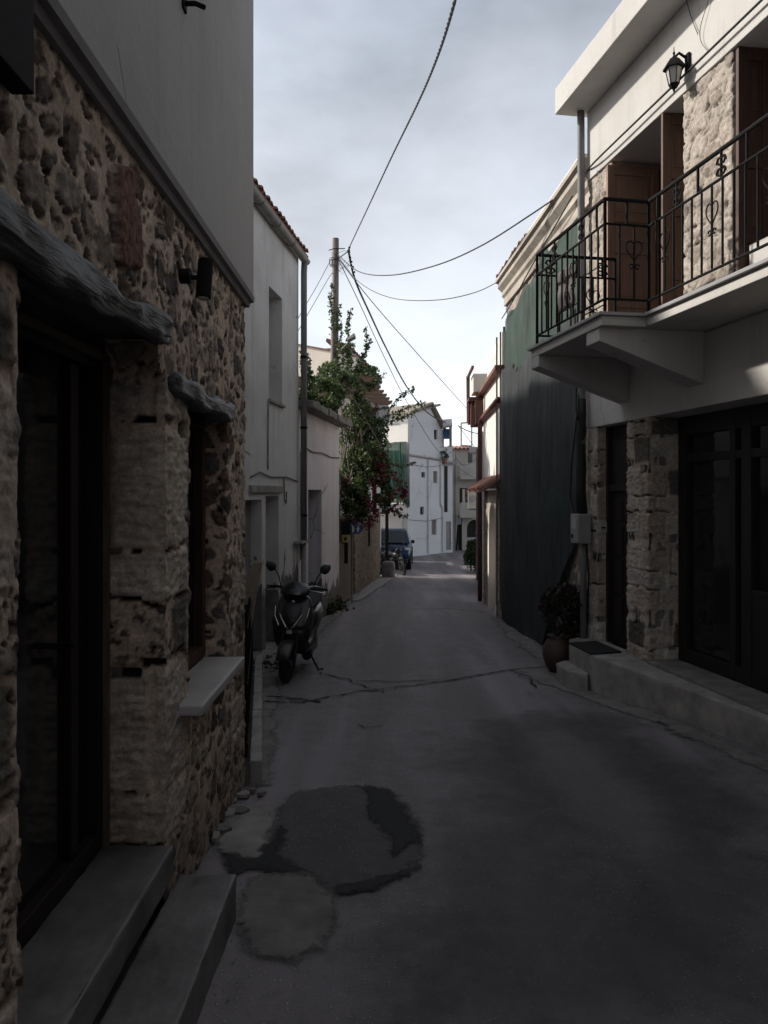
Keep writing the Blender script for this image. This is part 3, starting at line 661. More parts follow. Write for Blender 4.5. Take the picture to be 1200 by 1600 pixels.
for h in (.22, 1.05, .65):
    MB().tube([(*kp(.04,-.03), zf(.04)+h),(*kp(.84,-.03), zf(.84)+h)], .016, 6).build('rail', M['black'], GT)
# leaning planks behind
PL = thing('leaning_planks', 'grey wooden planks leaning by the iron gate', 'planks', (*kp(.5,-.1), g(7.6)))
for k in range(3):
    x, y = kp(.42+.1*k, -.10-.05*k)
    a = Vector((x-.10, y-.3, zf(.45)+.05)); c = Vector((x+.02, y+.5, zf(.6)+1.45-.12*k)); 
    MB().prism([a, a+Vector((.09,0,0)), a+Vector((.09,.025,0)), a+Vector((0,.025,0))], c-a).build('plank', M['oldwood'], PL)

# =================================================================== LEFT: tall white house (B2) and low white house (B3)
F2 = Frame((-2.53,5.5),(.126,1),(1,-.126))
WH = thing('white_house', 'tall weathered white house with grey gutter beside the scooter', 'house', F2(4,0,0))
ops = [(6.23,7.02,3.03,4.75,.55),(6.05,6.80,-1.3,1.55,.30),(5.0,5.85,-1.3,1.50,.22)]
wall(F2, -.1, 8.14, -2, 5.80, ops).build('front_wall', M['white_b2'], WH)
bd = MB().fbox(F2,(-.1,-.56,-2),(8.14,-6,5.80)); bd.build('side_walls', M['white_b2'], WH)
bd = MB(); bd.quad(F2(8.14,0,-2),F2(8.14,-.56,-2),F2(8.14,-.56,5.8),F2(8.14,0,5.8)); bd.quad(F2(1.2,0,-2),F2(1.2,-.56,-2),F2(1.2,-.56,5.8),F2(1.2,0,5.8)); bd.quad(F2(-.1,0,5.8),F2(8.14,0,5.8),F2(8.14,-.56,5.8),F2(-.1,-.56,5.8)); bd.build('end_wall', M['white_b2'], WH)
MB().fbox(F2,(6.18,-.04,2.98),(7.08,.05,3.03)).build('window_sill', M['conc2'], WH, bevel=.005)
MB().fbox(F2,(5.2,-.0,1.60),(6.9,.05,1.71)).build('band', M['conc2'], WH, bevel=.01)
sh = MB().fbox(F2,(6.26,-.50,3.06),(7.0,-.46,4.72)).build('window', M['greyp'], WH)
d = MB().fbox(F2,(6.05,-.29,-1.2),(6.8,-.25,1.55)).build('door', M['greyp'], WH)
d = MB().fbox(F2,(5.0,-.21,-1.2),(5.85,-.17,1.5)).build('door', M['greyp'], WH)
# plastered bumps/wire along facade
def wirepath(F, pts, r, m, name, parent):
    return MB().tube([F(*p) for p in pts], r, 6).build(name, m, parent)
wirepath(F2, [(5.25,.02,1.82),(5.7,.02,1.90),(6.3,.02,1.84),(7.2,.02,1.86),(8.0,.02,1.80)], .011, M['cable'], 'wire', WH)
wirepath(F2, [(7.05,.02,1.84),(7.08,.02,1.5),(7.2,.02,1.42),(7.22,.02,1.62)], .010, M['cable'], 'wire', WH)
wirepath(F2, [(6.15,.012,3.0),(6.14,.012,1.95)], .014, M['conc2'], 'wire', WH)
# gutter (half round) along the eave + down pipe
gm = MB(); rr = []
for t in range(2):
    s_ = .2 if t == 0 else 8.32; z_ = 5.74
    rr.append([F2(s_, .10+.075*math.cos(th), z_+.075*math.sin(th)) for th in [math.pi+math.pi*k/10 for k in range(11)]]+[F2(s_, .10+.065*math.cos(th), z_+.065*math.sin(th)) for th in [2*math.pi-math.pi*k/10 for k in range(11)]])
gm.loft(rr); gm.build('gutter', M['gutter'], WH)
for s_ in (2.5,4.0,5.4,6.3,7.2): MB().tube([F2(s_,.175,5.75),F2(s_,.16,5.68),F2(s_,.10,5.655),F2(s_,.02,5.70)], .012, 6).build('gutter_clip', M['gutter'], WH)
DP = MB().tube([F2(8.18,.10,5.70),F2(8.18,.09,5.5),F2(8.17,.09,.75)], .055, 12).build('down_pipe', M['galv'], WH, smooth=True)
MB().tube([F2(8.17,.09,.78),F2(8.17,.09,-1.3)], .047, 12).build('lower_pipe', M['conc2'], WH, smooth=True)
for z_ in (4.0,2.75,1.2,): MB().tube([F2(8.17,.09,z_-.02),F2(8.17,.09,z_+.02)], .064, 12).build('pipe_clamp', M['black'], WH)
MB().fbox(F2,(7.75,.0,.72),(8.5,.16,.76)).build('shelf_slab', M['conc2'], WH)
# tiles: cover tiles along the eave
def tile_roof(F, s0, s1, n_out, n_in, z_e, slope, parent, w=.22, name='roof', m=None, seed=0):
    mb = MB(); n = int((s1-s0)/w); rnd = random.Random(seed)
    for k in range(n):
        c = s0+(k+.5)*w; r = w*.36; o = n_out+rnd.uniform(-.02,.02); dz = rnd.uniform(-.008,.008); rings = []
        for (nn, rr_) in ((o, r), (n_in, r)):
            z = z_e+(n_out-nn)*slope+dz
            rings.append([F(c+rr_*math.cos(th), nn, z+rr_*.8*math.sin(th)) for th in [math.pi*q/7 for q in range(8)]]+[F(c+(rr_-.02)*math.cos(th), nn, z+(rr_-.02)*.8*math.sin(th)) for th in [math.pi-math.pi*q/7 for q in range(8)]])
        mb.loft(rings)
    mb.hexa([F(s0,n_out-.03,z_e-.05),F(s1,n_out-.03,z_e-.05),F(s1,n_in,z_e-.05+(n_out-n_in)*slope),F(s0,n_in,z_e-.05+(n_out-n_in)*slope),
             F(s0,n_out-.03,z_e+.0),F(s1,n_out-.03,z_e+.0),F(s1,n_in,z_e+(n_out-n_in)*slope),F(s0,n_in,z_e+(n_out-n_in)*slope)])
    return mb.build(name, m or M['tile'], parent)
tile_roof(F2, .2, 8.36, .16, -2.9, 5.84, .30, WH, .2)

LW = thing('low_white_house', 'low lilac-white house with rough concrete roof slab behind the scooter', 'house', F2(10,0,0))
ops = [(9.0,10.23,-1.6,1.66,.42),(8.42,8.74,-.03,.62,.12)]
wall(F2, 8.14, 12.16, -2, 3.10, ops, -.02).build('front_wall', M['white_b3'], LW)
m_ = MB().fbox(F2,(8.2,-.60,-2),(12.16,-6,3.09)); m_.quad(F2(12.16,-.02,-2),F2(12.16,-.61,-2),F2(12.16,-.61,3.1),F2(12.16,-.02,3.1)); m_.quad(F2(8.14,-.03,3.1),F2(12.16,-.03,3.1),F2(12.16,-.61,3.1),F2(8.14,-.61,3.1)); m_.build('side_walls', M['white_b3'], LW)
sl = MB()
for k in range(14):                                        # broken, scalloped slab edge
    a = 8.2+k*.297; rnd = random.Random(k); sl.fbox(F2,(a,-.5,3.105+rnd.uniform(0,.006)),(a+.297,.25+rnd.uniform(-.02,.02),3.25+rnd.uniform(-.02,.02)))
sl.build('roof_slab', M['conc'], LW, bevel=.02)
MB().fbox(F2,(8.2,-6,3.11),(12.3,-.5,3.23)).build('roof_terrace', M['conc'], LW)
dd = MB().fbox(F2,(9.04,-.40,-1.5),(10.2,-.36,1.63)).build('door', M['darkwood'], LW)
MB().fbox(F2,(9.04,-.36,.78),(10.2,-.33,.9)).build('transom', M['oldwood'], dd)
for s_ in (9.04,9.58,10.12): MB().fbox(F2,(s_,-.358,-1.2),(s_+.07,-.33,.78)).build('stile', M['oldwood'], dd)
MB().fbox(F2,(8.42,-.13,-.03),(8.74,-.09,.62)).build('meter_niche', M['panel'], LW)
wirepath(F2, [(8.30,.0,2.30),(8.6,.0,2.44),(9.3,.0,2.38),(10.2,.0,2.41),(11.2,.0,2.36),(12.1,.0,2.40)], .011, M['cable'], 'wire', LW)
wirepath(F2, [(8.32,.0,2.3),(8.31,.0,.4)], .010, M['cable'], 'wire', LW)
# unseen taller house added behind the two to shade the street
BH = thing('added_back_house', 'unseen house added behind the white houses for its shade', 'house', (-5.5,13,0))
MB().box((-9,8.5,-2),(-3.6,17.8,7.1)).build('wall', M['white_b2'], BH)
tile_roof(Frame((-3.55,8.4),(0,1),(1,0)), 0, 9.5, .2, -2.5, 7.05, .3, BH, .25)

# =================================================================== right house
FR = Frame((2.52,9.5),(.175,-1),(-1,-.175))
RH = thing('balcony_house', 'white and stone house with wide balcony at right', 'house', FR(2,0,0))
LST = ((.50,.45,.40),(.60,.55,.485),(.54,.48,.42),(.42,.36,.31),(.52,.43,.36))
def rfun(k, rub=.0):
    def f(a, z):
        q = ashlar(a, z, k, .27, .36, LST, (.58,.51,.44), .010); r = rubble(a, z, k+1, .24, .17, (.48,.43,.37), ((.38,.33,.29),(.46,.41,.36),(.24,.20,.175),(.40,.35,.3)), .7)
        h, c = mix2(np.full(a.shape, 1-rub), q, r); return h-.01, c
    return f
def fp(l): return [FR(a, b, 0)[:2] for a, b in l]
rs = Stone(); zb = -.75
rs.sheet(plan_path(fp([(-.05,-.4),(-.05,0),(.25,0),(.25,-.2)]), 1, .04, .02), zb, 2.42, rfun(41), .02)
rs.sheet(plan_path(fp([(.965,-.3),(.965,0),(1.465,0),(1.465,-.36)]), 1, .035, .014, 5), -.21, 2.42, rfun(45), .014)
# upper floor piers
rs.sheet(plan_path(fp([(-.03,-.3),(-.03,-.01),(.60,-.01),(.60,-.62)]), 1, .04, .02, 9), 3.2, 5.54, rfun(51,.75), .02)
rs.sheet(plan_path(fp([(2.08,-.5),(2.08,-.01),(2.87,-.01),(2.87,-.35)]), 1, .04, .016, 14), 3.2, 5.54, rfun(55,.8), .016)
rs.build('stone_piers', M['stone'], RH)
cr = MB()
for a, b_, z0, z1, d0 in ((-.02,.22,zb,2.4,.05),(1.0,1.43,-.2,2.4,.05),(0,.56,3.2,5.5,.06),(2.12,2.83,3.2,5.5,.06)): cr.fbox(FR,(a,-d0,z0),(b_,-.33 if a > .9 else -.19 if z0 < 0 else -.5,z1))
cr.build('pier_core', M['conc'], RH)
# beam wall, upper wall, interior dark volumes
m_ = MB().fbox(FR,(-.02,-.001,2.395),(12,-1.2,3.07)); m_.build('beam', M['white_r'], RH, bevel=.008)
m_ = MB().fbox(FR,(-.02,.0,5.455),(12,-.7,6.30)); m_.build('upper_wall', M['white_r'], RH, bevel=.008)
MB().fbox(FR,(-.02,-.02,3.05),(12,-5,3.195)).build('floor_slab', M['lightm'], RH)
m_ = MB().fbox(FR,(-.02,-1.5,3.2),(12,-6,6.3)).fbox(FR,(-.02,-.6,-.8),(12,-6,3.04)).fbox(FR,(-.02,-.65,6.0),(12,-1.55,6.29)); m_.build('rear_walls', M['white_r'], RH)
m_ = MB().fbox(FR,(-.02,-.62,3.2),(.1,-1.5,6.0)); m_.build('side_wall', M['white_r'], RH)
MB().fbox(FR,(4.3,-.01,3.2),(12,-.6,5.515)).build('near_wall', M['white_r'], RH)
MB().fbox(FR,(4.9,-.01,-.8),(12,-.59,2.39)).build('near_lower_wall', M['darkwood'], RH)  # out-of-view wall, made black to cut light bouncing onto the road
# roof overhang: thick fascia slab
MB().fbox(FR,(-.12,.38,6.30),(12,-6,6.62)).build('roof_slab', M['white_r'], RH, bevel=.01)
MB().fbox(FR,(-.06,.30,6.62),(12,-6,6.70)).build('roof_top', M['conc'], RH)
# lower door + shopfront
d_ = MB().fbox(FR,(.25,-.24,-.19),(.965,-.17,2.39)).build('door', M['darkwood'], RH)
for i, (z0, z1) in enumerate(((-.05,.35),(.42,.8),(.87,1.2),(1.27,1.5))):
    MB().fbox(FR,(.40,-.17,z0),(.58,-.155,z1)).fbox(FR,(.66,-.17,z0),(.84,-.155,z1)).build('door_panel', M['doorwood'], d_, bevel=.006)
MB().fbox(FR,(.26,-.17,1.62),(.96,-.13,1.70)).build('door_transom', M['doorwood'], d_)
MB().fbox(FR,(.25,-.17,-.19),(.30,-.12,2.39)).build('door_frame', M['doorwood'], d_)
S_ = MB()
for a, b_ in ((1.467,1.60),(2.35,2.43),(2.52,2.66),(3.45,3.62),(4.45,4.60)): S_.fbox(FR,(a,-.42,-.16),(b_,-.34,2.39))
S_.fbox(FR,(1.467,-.41,2.2),(4.9,-.345,2.39)).fbox(FR,(1.467,-.41,1.92),(4.9,-.345,2.0)).fbox(FR,(1.467,-.41,-.16),(4.9,-.345,-.02)).fbox(FR,(2.6,-.41,-.02),(3.5,-.35,.72))
S_ = S_.build('shop_front', M['darkwood'], RH, bevel=.005)
MB().fbox(FR,(1.6,-.40,0),(4.9,-.39,2.2)).build('shop_glass', M['glass'], S_)
MB().fbox(FR,(1.470,.02,-.45),(4.9,-.34,-.155)).build('shop_sill', M['conc'], RH, bevel=.01)
# upper shutters
def shutter(q0, q1, z0, z1, name='shutter', mm='brown_l', arch=0):
    a = Vector(q0); c = Vector(q1); d = (c-a); t = d.length; d.normalize(); n = Vector((-d.y, d.x, 0)); th = .045
    def bx(x0, x1, y0, y1, za, zb_, mb): return mb.prism([a+d*x0+n*y0+Vector((0,0,za)), a+d*x1+n*y0+Vector((0,0,za)), a+d*x1+n*y1+Vector((0,0,za)), a+d*x0+n*y1+Vector((0,0,za))], (0,0,zb_-za))
    fr = MB(); bx(0,.09,0,th,z0,z1,fr); bx(t-.09,t,0,th,z0,z1,fr)
    ladders = [z0, z0+.12*(z1-z0), z0+.16*(z1-z0), z0+.42*(z1-z0), z0+.46*(z1-z0), z0+.60*(z1-z0), z0+.63*(z1-z0), z0+.92*(z1-z0)]
    rails = [(0,.05),(.24,.28),(.53,.57),(.70,.73),(.95,1.0)]
    for r0, r1 in rails: bx(.09,t-.09,.001,th-.001,z0+r0*(z1-z0),z0+r1*(z1-z0),fr)
    o = fr.build(name, M[mm], RH, bevel=.006)
    for (ra, rb) in zip(rails, rails[1:]):
        za = z0+ra[1]*(z1-z0); zb_ = z0+rb[0]*(z1-z0); pn = MB(); bx(.09,t-.09,.012,th-.012,za,zb_,pn); bx(.13,t-.13,.004,th-.004,za+.05,zb_-.05,pn); pn.build('panel', M[mm], o, bevel=.006)
    return o
shutter(FR(.66,.06,0), FR(.66,-.58,0), 3.22, 5.38)
shutter(FR(1.75,0.0,0), FR(1.80,-.42,0), 3.22, 5.45, mm='brown_m')
shutter(FR(2.93,-.03,0), FR(2.95,-.35,0), 3.22, 5.45, mm='brown')
MB().fbox(FR,(.62,-.62,3.2),(2.08,-1.49,5.99)).build('dark_room_fill', M['darkwood'], RH)  # solid black blocks stand in for the unlit rooms
MB().fbox(FR,(2.87,-.4,3.2),(4.3,-1.49,5.99)).build('dark_room_fill', M['darkwood'], RH)
MB().fbox(FR,(2.98,-.10,3.2),(4.3,-.18,3.72)).build('low_parapet', M['white_r'], RH)
# gutter pipe at the far end + thick hose + lower grey pipe
MB().tube([FR(.02,.10,6.30),FR(-.02,.08,6.1),FR(-.02,.07,3.2),FR(-.01,.07,2.35),FR(0,.07,2.2)], .045, 10).build('down_pipe', M['galv'], RH, smooth=True)
MB().tube([FR(-.02,.07,2.75),FR(.02,.09,2.5),FR(-.02,.08,2.2),FR(.03,.09,1.9),FR(-.01,.08,1.65),FR(.07,.09,1.35)], .055, 10).build('hose', M['cable'], RH, smooth=True)
MB().tube([FR(.07,.07,1.0),FR(.03,.07,.6),FR(.02,.07,-.7)], .04, 10).build('lower_pipe', M['galv'], RH, smooth=True)
for i, pts in enumerate(([(-.1,.1,2.6),(-.16,.14,2.0),(-.25,.12,1.55),(-.12,.12,1.35),(.02,.10,1.2)], [(-.05,.1,2.9),(.06,.16,2.55),(.0,.12,2.45)], [(.1,.08,1.15),(.16,.06,.6),(.12,.06,.1)])):
    MB().tube([FR(*p) for p in pts], .012, 6).build('wire', M['cable'], RH, smooth=True)
mb_ = thing('meter_box', 'grey electricity meter box on the pipe by the stone pier', 'meter box', FR(.05,.1,1.2))
MB().fbox(FR,(-.06,.03,.98),(.16,.20,1.34)).build('case', M['meter'], mb_, bevel=.012)
MB().fbox(FR,(-.11,.06,1.12),(-.062,.18,1.32)).build('side_case', M['meter'], mb_, bevel=.006)
MB().fbox(FR,(-.02,.201,1.04),(.02,.207,1.09)).build('lock', M['black'], mb_)
MB().fbox(FR,(.0,.201,1.16),(.12,.206,1.30)).build('cover', M['acw'], mb_, bevel=.002)
bb = thing('intercom', 'small cream intercom panel on the stone pier', 'intercom', FR(.2,-.1,1.2))
p_ = MB().fbox(FR,(.255,-.12,1.12),(.275,-.03,1.25)).build('case', M['acw'], bb, bevel=.004)
MB().fbox(FR,(.276,-.10,1.17),(.279,-.05,1.19)).build('slot', M['black'], bb)

# balcony
BA = thing('balcony', 'white cantilevered balcony slab on two sloping brackets', 'balcony', FR(2.5,.5,3.1))
def fprism(F, pl, z0, z1, mb): 
    return mb.prism([F(a,b,z0) for a,b in pl], (0,0,z1-z0))
fprism(FR, [(.83,.004),(.83,1.05),(2.56,1.05),(2.56,.63),(12,.60),(12,.004)], 3.085, 3.17, MB()).build('slab', M['white_r'], BA, bevel=.006)
fprism(FR, [(.80,.004),(.80,1.085),(2.595,1.085),(2.595,.665),(12,.635),(12,.004)], 3.17, 3.20, MB()).build('marble_edge', M['lightm'], BA, bevel=.004)
for (a, b_, nn) in ((.83,1.05,1.05),(2.20,2.47,1.03)):
    q = [(0.002,3.085),(nn,3.085),(nn,2.965),(0.002,2.60)]
    MB().prism([FR(a,n_,z) for n_,z in q], Vector(FR(b_,0,0))-Vector(FR(a,0,0))).build('bracket', M['white_r'], BA, bevel=.006)
RL = thing('balcony_railing', 'black wrought iron railing with scrolls on the balcony', 'railing', FR(2.5,.9,3.2))
def seg_rail(p0, p1, kind):
    a = Vector(p0); c = Vector(p1); L_ = (c-a).length; d = (c-a)/L_
    for h, r in ((1.02,.018),(.80,.012),(.13,.012)):
        MB().tube([a+Vector((0,0,3.2+h)), c+Vector((0,0,3.2+h))], r, 8).build('rail', M['black'], RL)
    n = max(1, round(L_/.135))
    for k in range(n+1):
        q = a+d*(L_*k/n); post = k in (0, n)
        MB().tube([q+Vector((0,0,3.2 if post else 3.33)), q+Vector((0,0,4.22 if post else 4.0))], .015 if post else .0095, 6).build('baluster', M['black'], RL)
    n2 = max(1, round(L_/.30))
    for k in range(n2):
        q = a+d*(L_*(k+.5)/n2); MB().tube([q+Vector((0,0,4.0)), q+Vector((0,0,4.22))], .0115, 6).build('baluster', M['black'], RL)
        if k % 2 == kind % 2: 
            for sg in (-1, 1):
                pts = []
                for i in range(26):
                    t = i/25; th = 1.5*math.pi*2*(1-t) ; rr_ = .012+.030*t
                    pts.append(q+d*sg*(.036+rr_*math.cos(th)*.8-.01)+Vector((0,0,4.155+rr_*math.sin(th)-.03*t)))
                MB().tube(pts, .008, 5).build('scroll', M['black'], RL)
                MB().tube([p+Vector((0,0,-.085)) for p in pts], .008, 5).build('scroll', M['black'], RL)
    for k in range(n):
        if k % 5 == 2:                                      # heart scrolls in the lower field
            q = a+d*(L_*k/n)+Vector((0,0,3.78))
            for sg in (-1, 1):
                pts = []
                for i in range(22):
                    th = math.pi*(.10+.90*i/21); pts.append(q+d*sg*(.078*math.sin(th)**3)+Vector((0,0,.0065*(13*math.cos(th)-5*math.cos(2*th)-2*math.cos(3*th)-math.cos(4*th)))))
                MB().tube(pts, .006, 5).build('scroll', M['black'], RL)
                pts = [q+d*sg*(.03+.02*math.cos(t))+Vector((0,0,-.15+.02*math.sin(t))) for t in [i*.6 for i in range(10)]]
                MB().tube(pts, .007, 5).build('scroll', M['black'], RL)
seg_rail(FR(.88,.08,0), FR(.88,1.0,0), 0)
seg_rail(FR(.88,1.0,0), FR(2.52,1.0,0), 1)
seg_rail(FR(2.52,1.0,0), FR(2.52,.58,0), 1)
seg_rail(FR(2.52,.58,0), FR(6.2,.56,0), 1)
# folded drying rack + laundry behind the rail
DR = thing('drying_rack', 'black folding drying rack on the far end of the balcony', 'drying rack', FR(1.2,.7,3.2))
for a, b_ in ((.98,.80),(1.5,.80),(.98,.50),(1.5,.50)): MB().tube([FR(a,b_,3.2),FR(a,b_,4.0)], .009, 6).build('leg', M['black'], DR)
for b_ in (.80,.50):
    for z_ in (3.55,3.98): MB().tube([FR(.98,b_,z_),FR(1.5,b_,z_)], .007, 6).build('bar', M['black'], DR)
for k in range(2):
    mb = MB(); a0 = 1.0+k*.24; nu, nv = 10, 12
    for i in range(nu+1):
        for j in range(nv+1):
            t = j/nv; mb.v.append(FR(a0+.17*i/nu, .80+.02*math.sin(i*1.9+k)+.01*math.sin(j), 3.99-.42*t-(.03*math.sin(i*1.1) if j == nv else 0)))
    for i in range(nu):
        for j in range(nv): mb.f.append((i*(nv+1)+j,(i+1)*(nv+1)+j,(i+1)*(nv+1)+j+1,i*(nv+1)+j+1))
    o = mb.build('hanging_cloth', M['cloth'], None, smooth=True); so_ = o.modifiers.new('t','SOLIDIFY'); so_.thickness = .006
    tag(o, ('faded pink cloth hanging nearest the far corner of the balcony', 'faded grey-pink cloth hanging on the rack, nearer the brown shutter')[k], 'laundry', 'clothes drying on the balcony')
# lantern
LT = thing('wall_lantern', 'black carriage lantern on the white wall above the balcony', 'lantern', FR(2.2,.1,5.6))
lc = FR(2.18,.13,0); lx, ly = lc[0], lc[1]
def sq(r, z): return [(lx+r*math.cos(t), ly+r*math.sin(t), z) for t in [math.pi/6+math.pi/3*k for k in range(6)]]
MB().loft([sq(.044,5.50),sq(.076,5.655)], False).build('glass', M['lampg'], LT)
fr = MB()
for k in range(6): fr.tube([sq(.046,5.49)[k], sq(.079,5.66)[k]], .005, 5)
fr.loft([sq(.034,5.465),sq(.052,5.495),sq(.048,5.505)]); fr.loft([sq(.104,5.645),sq(.10,5.665),sq(.05,5.735),sq(.025,5.75)])
fr.lathe((lx,ly,5.74),[(.010,0),(.018,.016),(.007,.036),(.013,.056),(.005,.072),(.003,.115)], 10); fr.lathe((lx,ly,5.415),[(.003,0),(.011,.025),(.017,.05)], 8)
fr.build('lamp_frame', M['black'], LT)
MB().tube([FR(2.18,.13,5.75),FR(2.20,.09,5.79),FR(2.22,.03,5.74),FR(2.22,.01,5.66)], .014, 8).build('arm', M['black'], LT)
MB().fbox(FR,(2.19,.001,5.60),(2.26,.03,5.78)).build('wall_plate', M['black'], LT, bevel=.01)

# platform, step, mat, pot
PF = thing('entrance_platform', 'raised pale concrete entrance platform in front of the stone piers', 'platform', FR(1,.4,-.3))
def plat(pl, z0, z1, m, name, parent=None, bev=.012):
    return MB().prism([(x,y,z0) for x,y in pl], (0,0,z1-z0)).build(name, m, parent, bevel=bev)
P_ = [(2.26,9.38),(2.19,9.0),(2.27,8.52),(2.45,7.9),(2.75,7.0),(3.03,6.05),(3.5,4.6),(4.4,4.6),FR(4.0,-.2,0)[:2],FR(-.02,-.1,0)[:2],(2.50,9.6)]
worn(plat(P_, -.95, -.19, M['conc2'], 'slab', PF), .09, .022)
st_ = plat([(2.12,9.15),(2.02,9.0),(2.05,8.62),(2.24,8.45),(2.272,8.55),(2.20,9.0),(2.24,9.2)], -.9, -.40, M['conc2'], 'corner_step', None)
worn(st_, .05, .03); tag(st_, 'small worn corner step at the foot of the concrete entrance platform', 'step')
tag(MB().prism([FR(.30,.03,-.186),FR(.93,.03,-.186),FR(.98,.42,-.186),FR(.34,.40,-.186)], (0,0,.015)).build('door_mat', M['mat'], None), 'black door mat on the platform outside the narrow door', 'door mat')
jx, jy = 2.17, 9.62; jz = g(jy)
JR = thing('clay_jar', 'brown glazed clay jar with a dark bushy plant by the platform', 'plant pot', (jx,jy,jz))
MB().lathe((jx,jy,jz),[(.10,0),(.15,.08),(.185,.2),(.18,.3),(.13,.38),(.11,.42),(.13,.45),(.125,.455),(.10,.44)], 20).build('jar', M['pot'], JR, smooth=True)
pts = np.concatenate([blob((jx+.12,jy+.05,jz+.78),(.34,.28,.32), 2600), blob((jx+.28,jy+.1,jz+.55),(.22,.22,.3), 900)])
leaves('foliage', pts, .055, [(.035,.030,.022),(.05,.035,.028),(.06,.03,.03),(.03,.045,.02)], JR)
sm = MB()
for k in range(9): sm.tube([(jx,jy,jz+.40),(jx+random.uniform(-.1,.25),jy+random.uniform(-.1,.15),jz+.6),(jx+random.uniform(-.2,.4),jy+random.uniform(-.2,.25),jz+.95)], .006, 5)
sm.build('stems', M['darkwood'], JR)

# =================================================================== netted house
FN = Frame((2.40,15.0),(.22,-5.1),(-5.1,-.22))
NH = thing('netted_house', 'old stone house with moulded cornice under green netting', 'house', FN(2.5,0,0))
ns = Stone()
nf = lambda a, z: rubble(a, z, 61, .26, .2, (.40,.36,.31), ((.30,.26,.22),(.42,.37,.32),(.22,.19,.17),(.36,.32,.28)), .7)
ns.sheet(plan_path([FN(-.02,0,0)[:2], FN(5.35,0,0)[:2]], 1, .05, .05), -1.2, 5.3, nf, .05)
ns.build('stone_wall', M['stone_far'], NH)
m_ = MB().fbox(FN,(0,-.05,-1.5),(5.3,-6,5.3)); m_.build('wall_core', M['white_sun'], NH)
pr = [(0,5.25),(.05,5.25),(.05,5.40),(.09,5.44),(.09,5.52),(.17,5.60),(.17,5.68),(.22,5.70),(.22,5.76),(0,5.80)]
MB().prism([FN(-.05,n_,z) for n_,z in pr], Vector(FN(5.4,0,0))-Vector(FN(-.05,0,0))).build('cornice', M['oldcornice'], NH)
tile_roof(FN, -.05, 2.6, .20, -2, 5.80, .25, NH, .18)
MB().fbox(FN,(2.6,.18,5.79),(5.4,-5,5.84)).build('roof_edge', M['cream'], NH)
# the net: one hanging cloth with folds, bottom swept in towards the wall
def net_cloth(zlo, zhi, name, m, parent, s0=.0, s1=4.95, seed=0, out=.045):
    nu, nv = 150, 40; mb = MB()
    for i in range(nu+1):
        u_ = i/nu; s_ = s0+(s1-s0)*u_; zt = zhi(s_); zb_ = zlo(s_)
        for j in range(nv+1):
            t = j/nv; z_ = zt+(zb_-zt)*t
            fold = .010*math.sin(s_*5+1.5*math.sin(z_*.8))+.07*(float(fbm(np.array(s_*1.1+z_*.25),np.array(z_*.7),seed,2))-.5)*2
            n_ = out+fold*(.35+.65*min(1,t*2.5))+.03*math.sin(math.pi*min(1,t*1.1))
            mb.v.append(FN(s_+.05*math.sin(z_*1.3+s_), max(.03,n_), z_))
    for i in range(nu):
        for j in range(nv): mb.f.append((i*(nv+1)+j,(i+1)*(nv+1)+j,(i+1)*(nv+1)+j+1,i*(nv+1)+j+1))
    return mb.build(name, m, parent, smooth=True, fix=False)
NT_ = thing('scaffold_net', 'dark green debris netting hanging over the old stone house front', 'netting', FN(2.5,.15,3))
zt = lambda s_: 4.95+.10*s_+.06*math.sin(s_*5)+(.10 if s_ > 2.6 else 0)
zbm = lambda s_: -.93 if s_ < 2.9 else min(1.6, -.93+(s_-2.9)**1.25*.85)
net_cloth(zbm, zt, 'net_cloth', M['net'], NT_, seed=3)
net_cloth(lambda s_: zbm(s_)+.05, lambda s_: 3.9+.12*math.sin(s_*3)+.05*math.sin(s_*17), 'net_cloth', M['net_shade'], NT_, s0=.03, s1=4.9, seed=9, out=.10)  # added second layer; its darker tone paints the shaded lower net
MB().tube([FN(0,.10,5.0),FN(1,.12,5.05),FN(2.6,.15,5.22),FN(4.95,.15,5.48)], .01, 6).build('rope', M['cable'], NT_)
# far edge strip: pale boards seen at the left end of the net
for k, (n0, n1) in enumerate(((.03,.07),(.10,.13),(.17,.20))):
    MB().fbox(FN,(-.04-.02*k,n0,-.6),(-.02-.02*k,n1,4.85-.1*k)).build('batten', M['oldwood'], NT_)

# =================================================================== right: white house with brown pipe
FW = Frame((2.47,19.1),(-.16,-4.1),(-4.1,.16))
WP = thing('brown_pipe_house', 'white and stone house with brown downpipe and arched doorway', 'house', FW(2,0,0))
arch = []
ops = [(1.70,3.05,-1.3,.62,.28)]
ws = Stone(); wfun = lambda a, z: rubble(a, z, 71, .26, .2, (.40,.36,.31), ((.30,.26,.22),(.42,.37,.32),(.25,.22,.19),(.36,.32,.28)), .6)
ws.sheet(plan_path([FW(.0,-.3,0)[:2],FW(0,0,0)[:2],FW(1.45,0,0)[:2]], 1, .05, .04), -1.5, 1.66, wfun, .04)
ws.build('stone_wall', M['stone_far'], WP); ws = Stone()
ws.sheet(plan_path([FW(3.30,0,0)[:2],FW(4.2,0,0)[:2]], 1, .05, .04, 4), -1.5, 1.66, wfun, .04)
ws.build('stone_wall', M['stone_far'], WP)
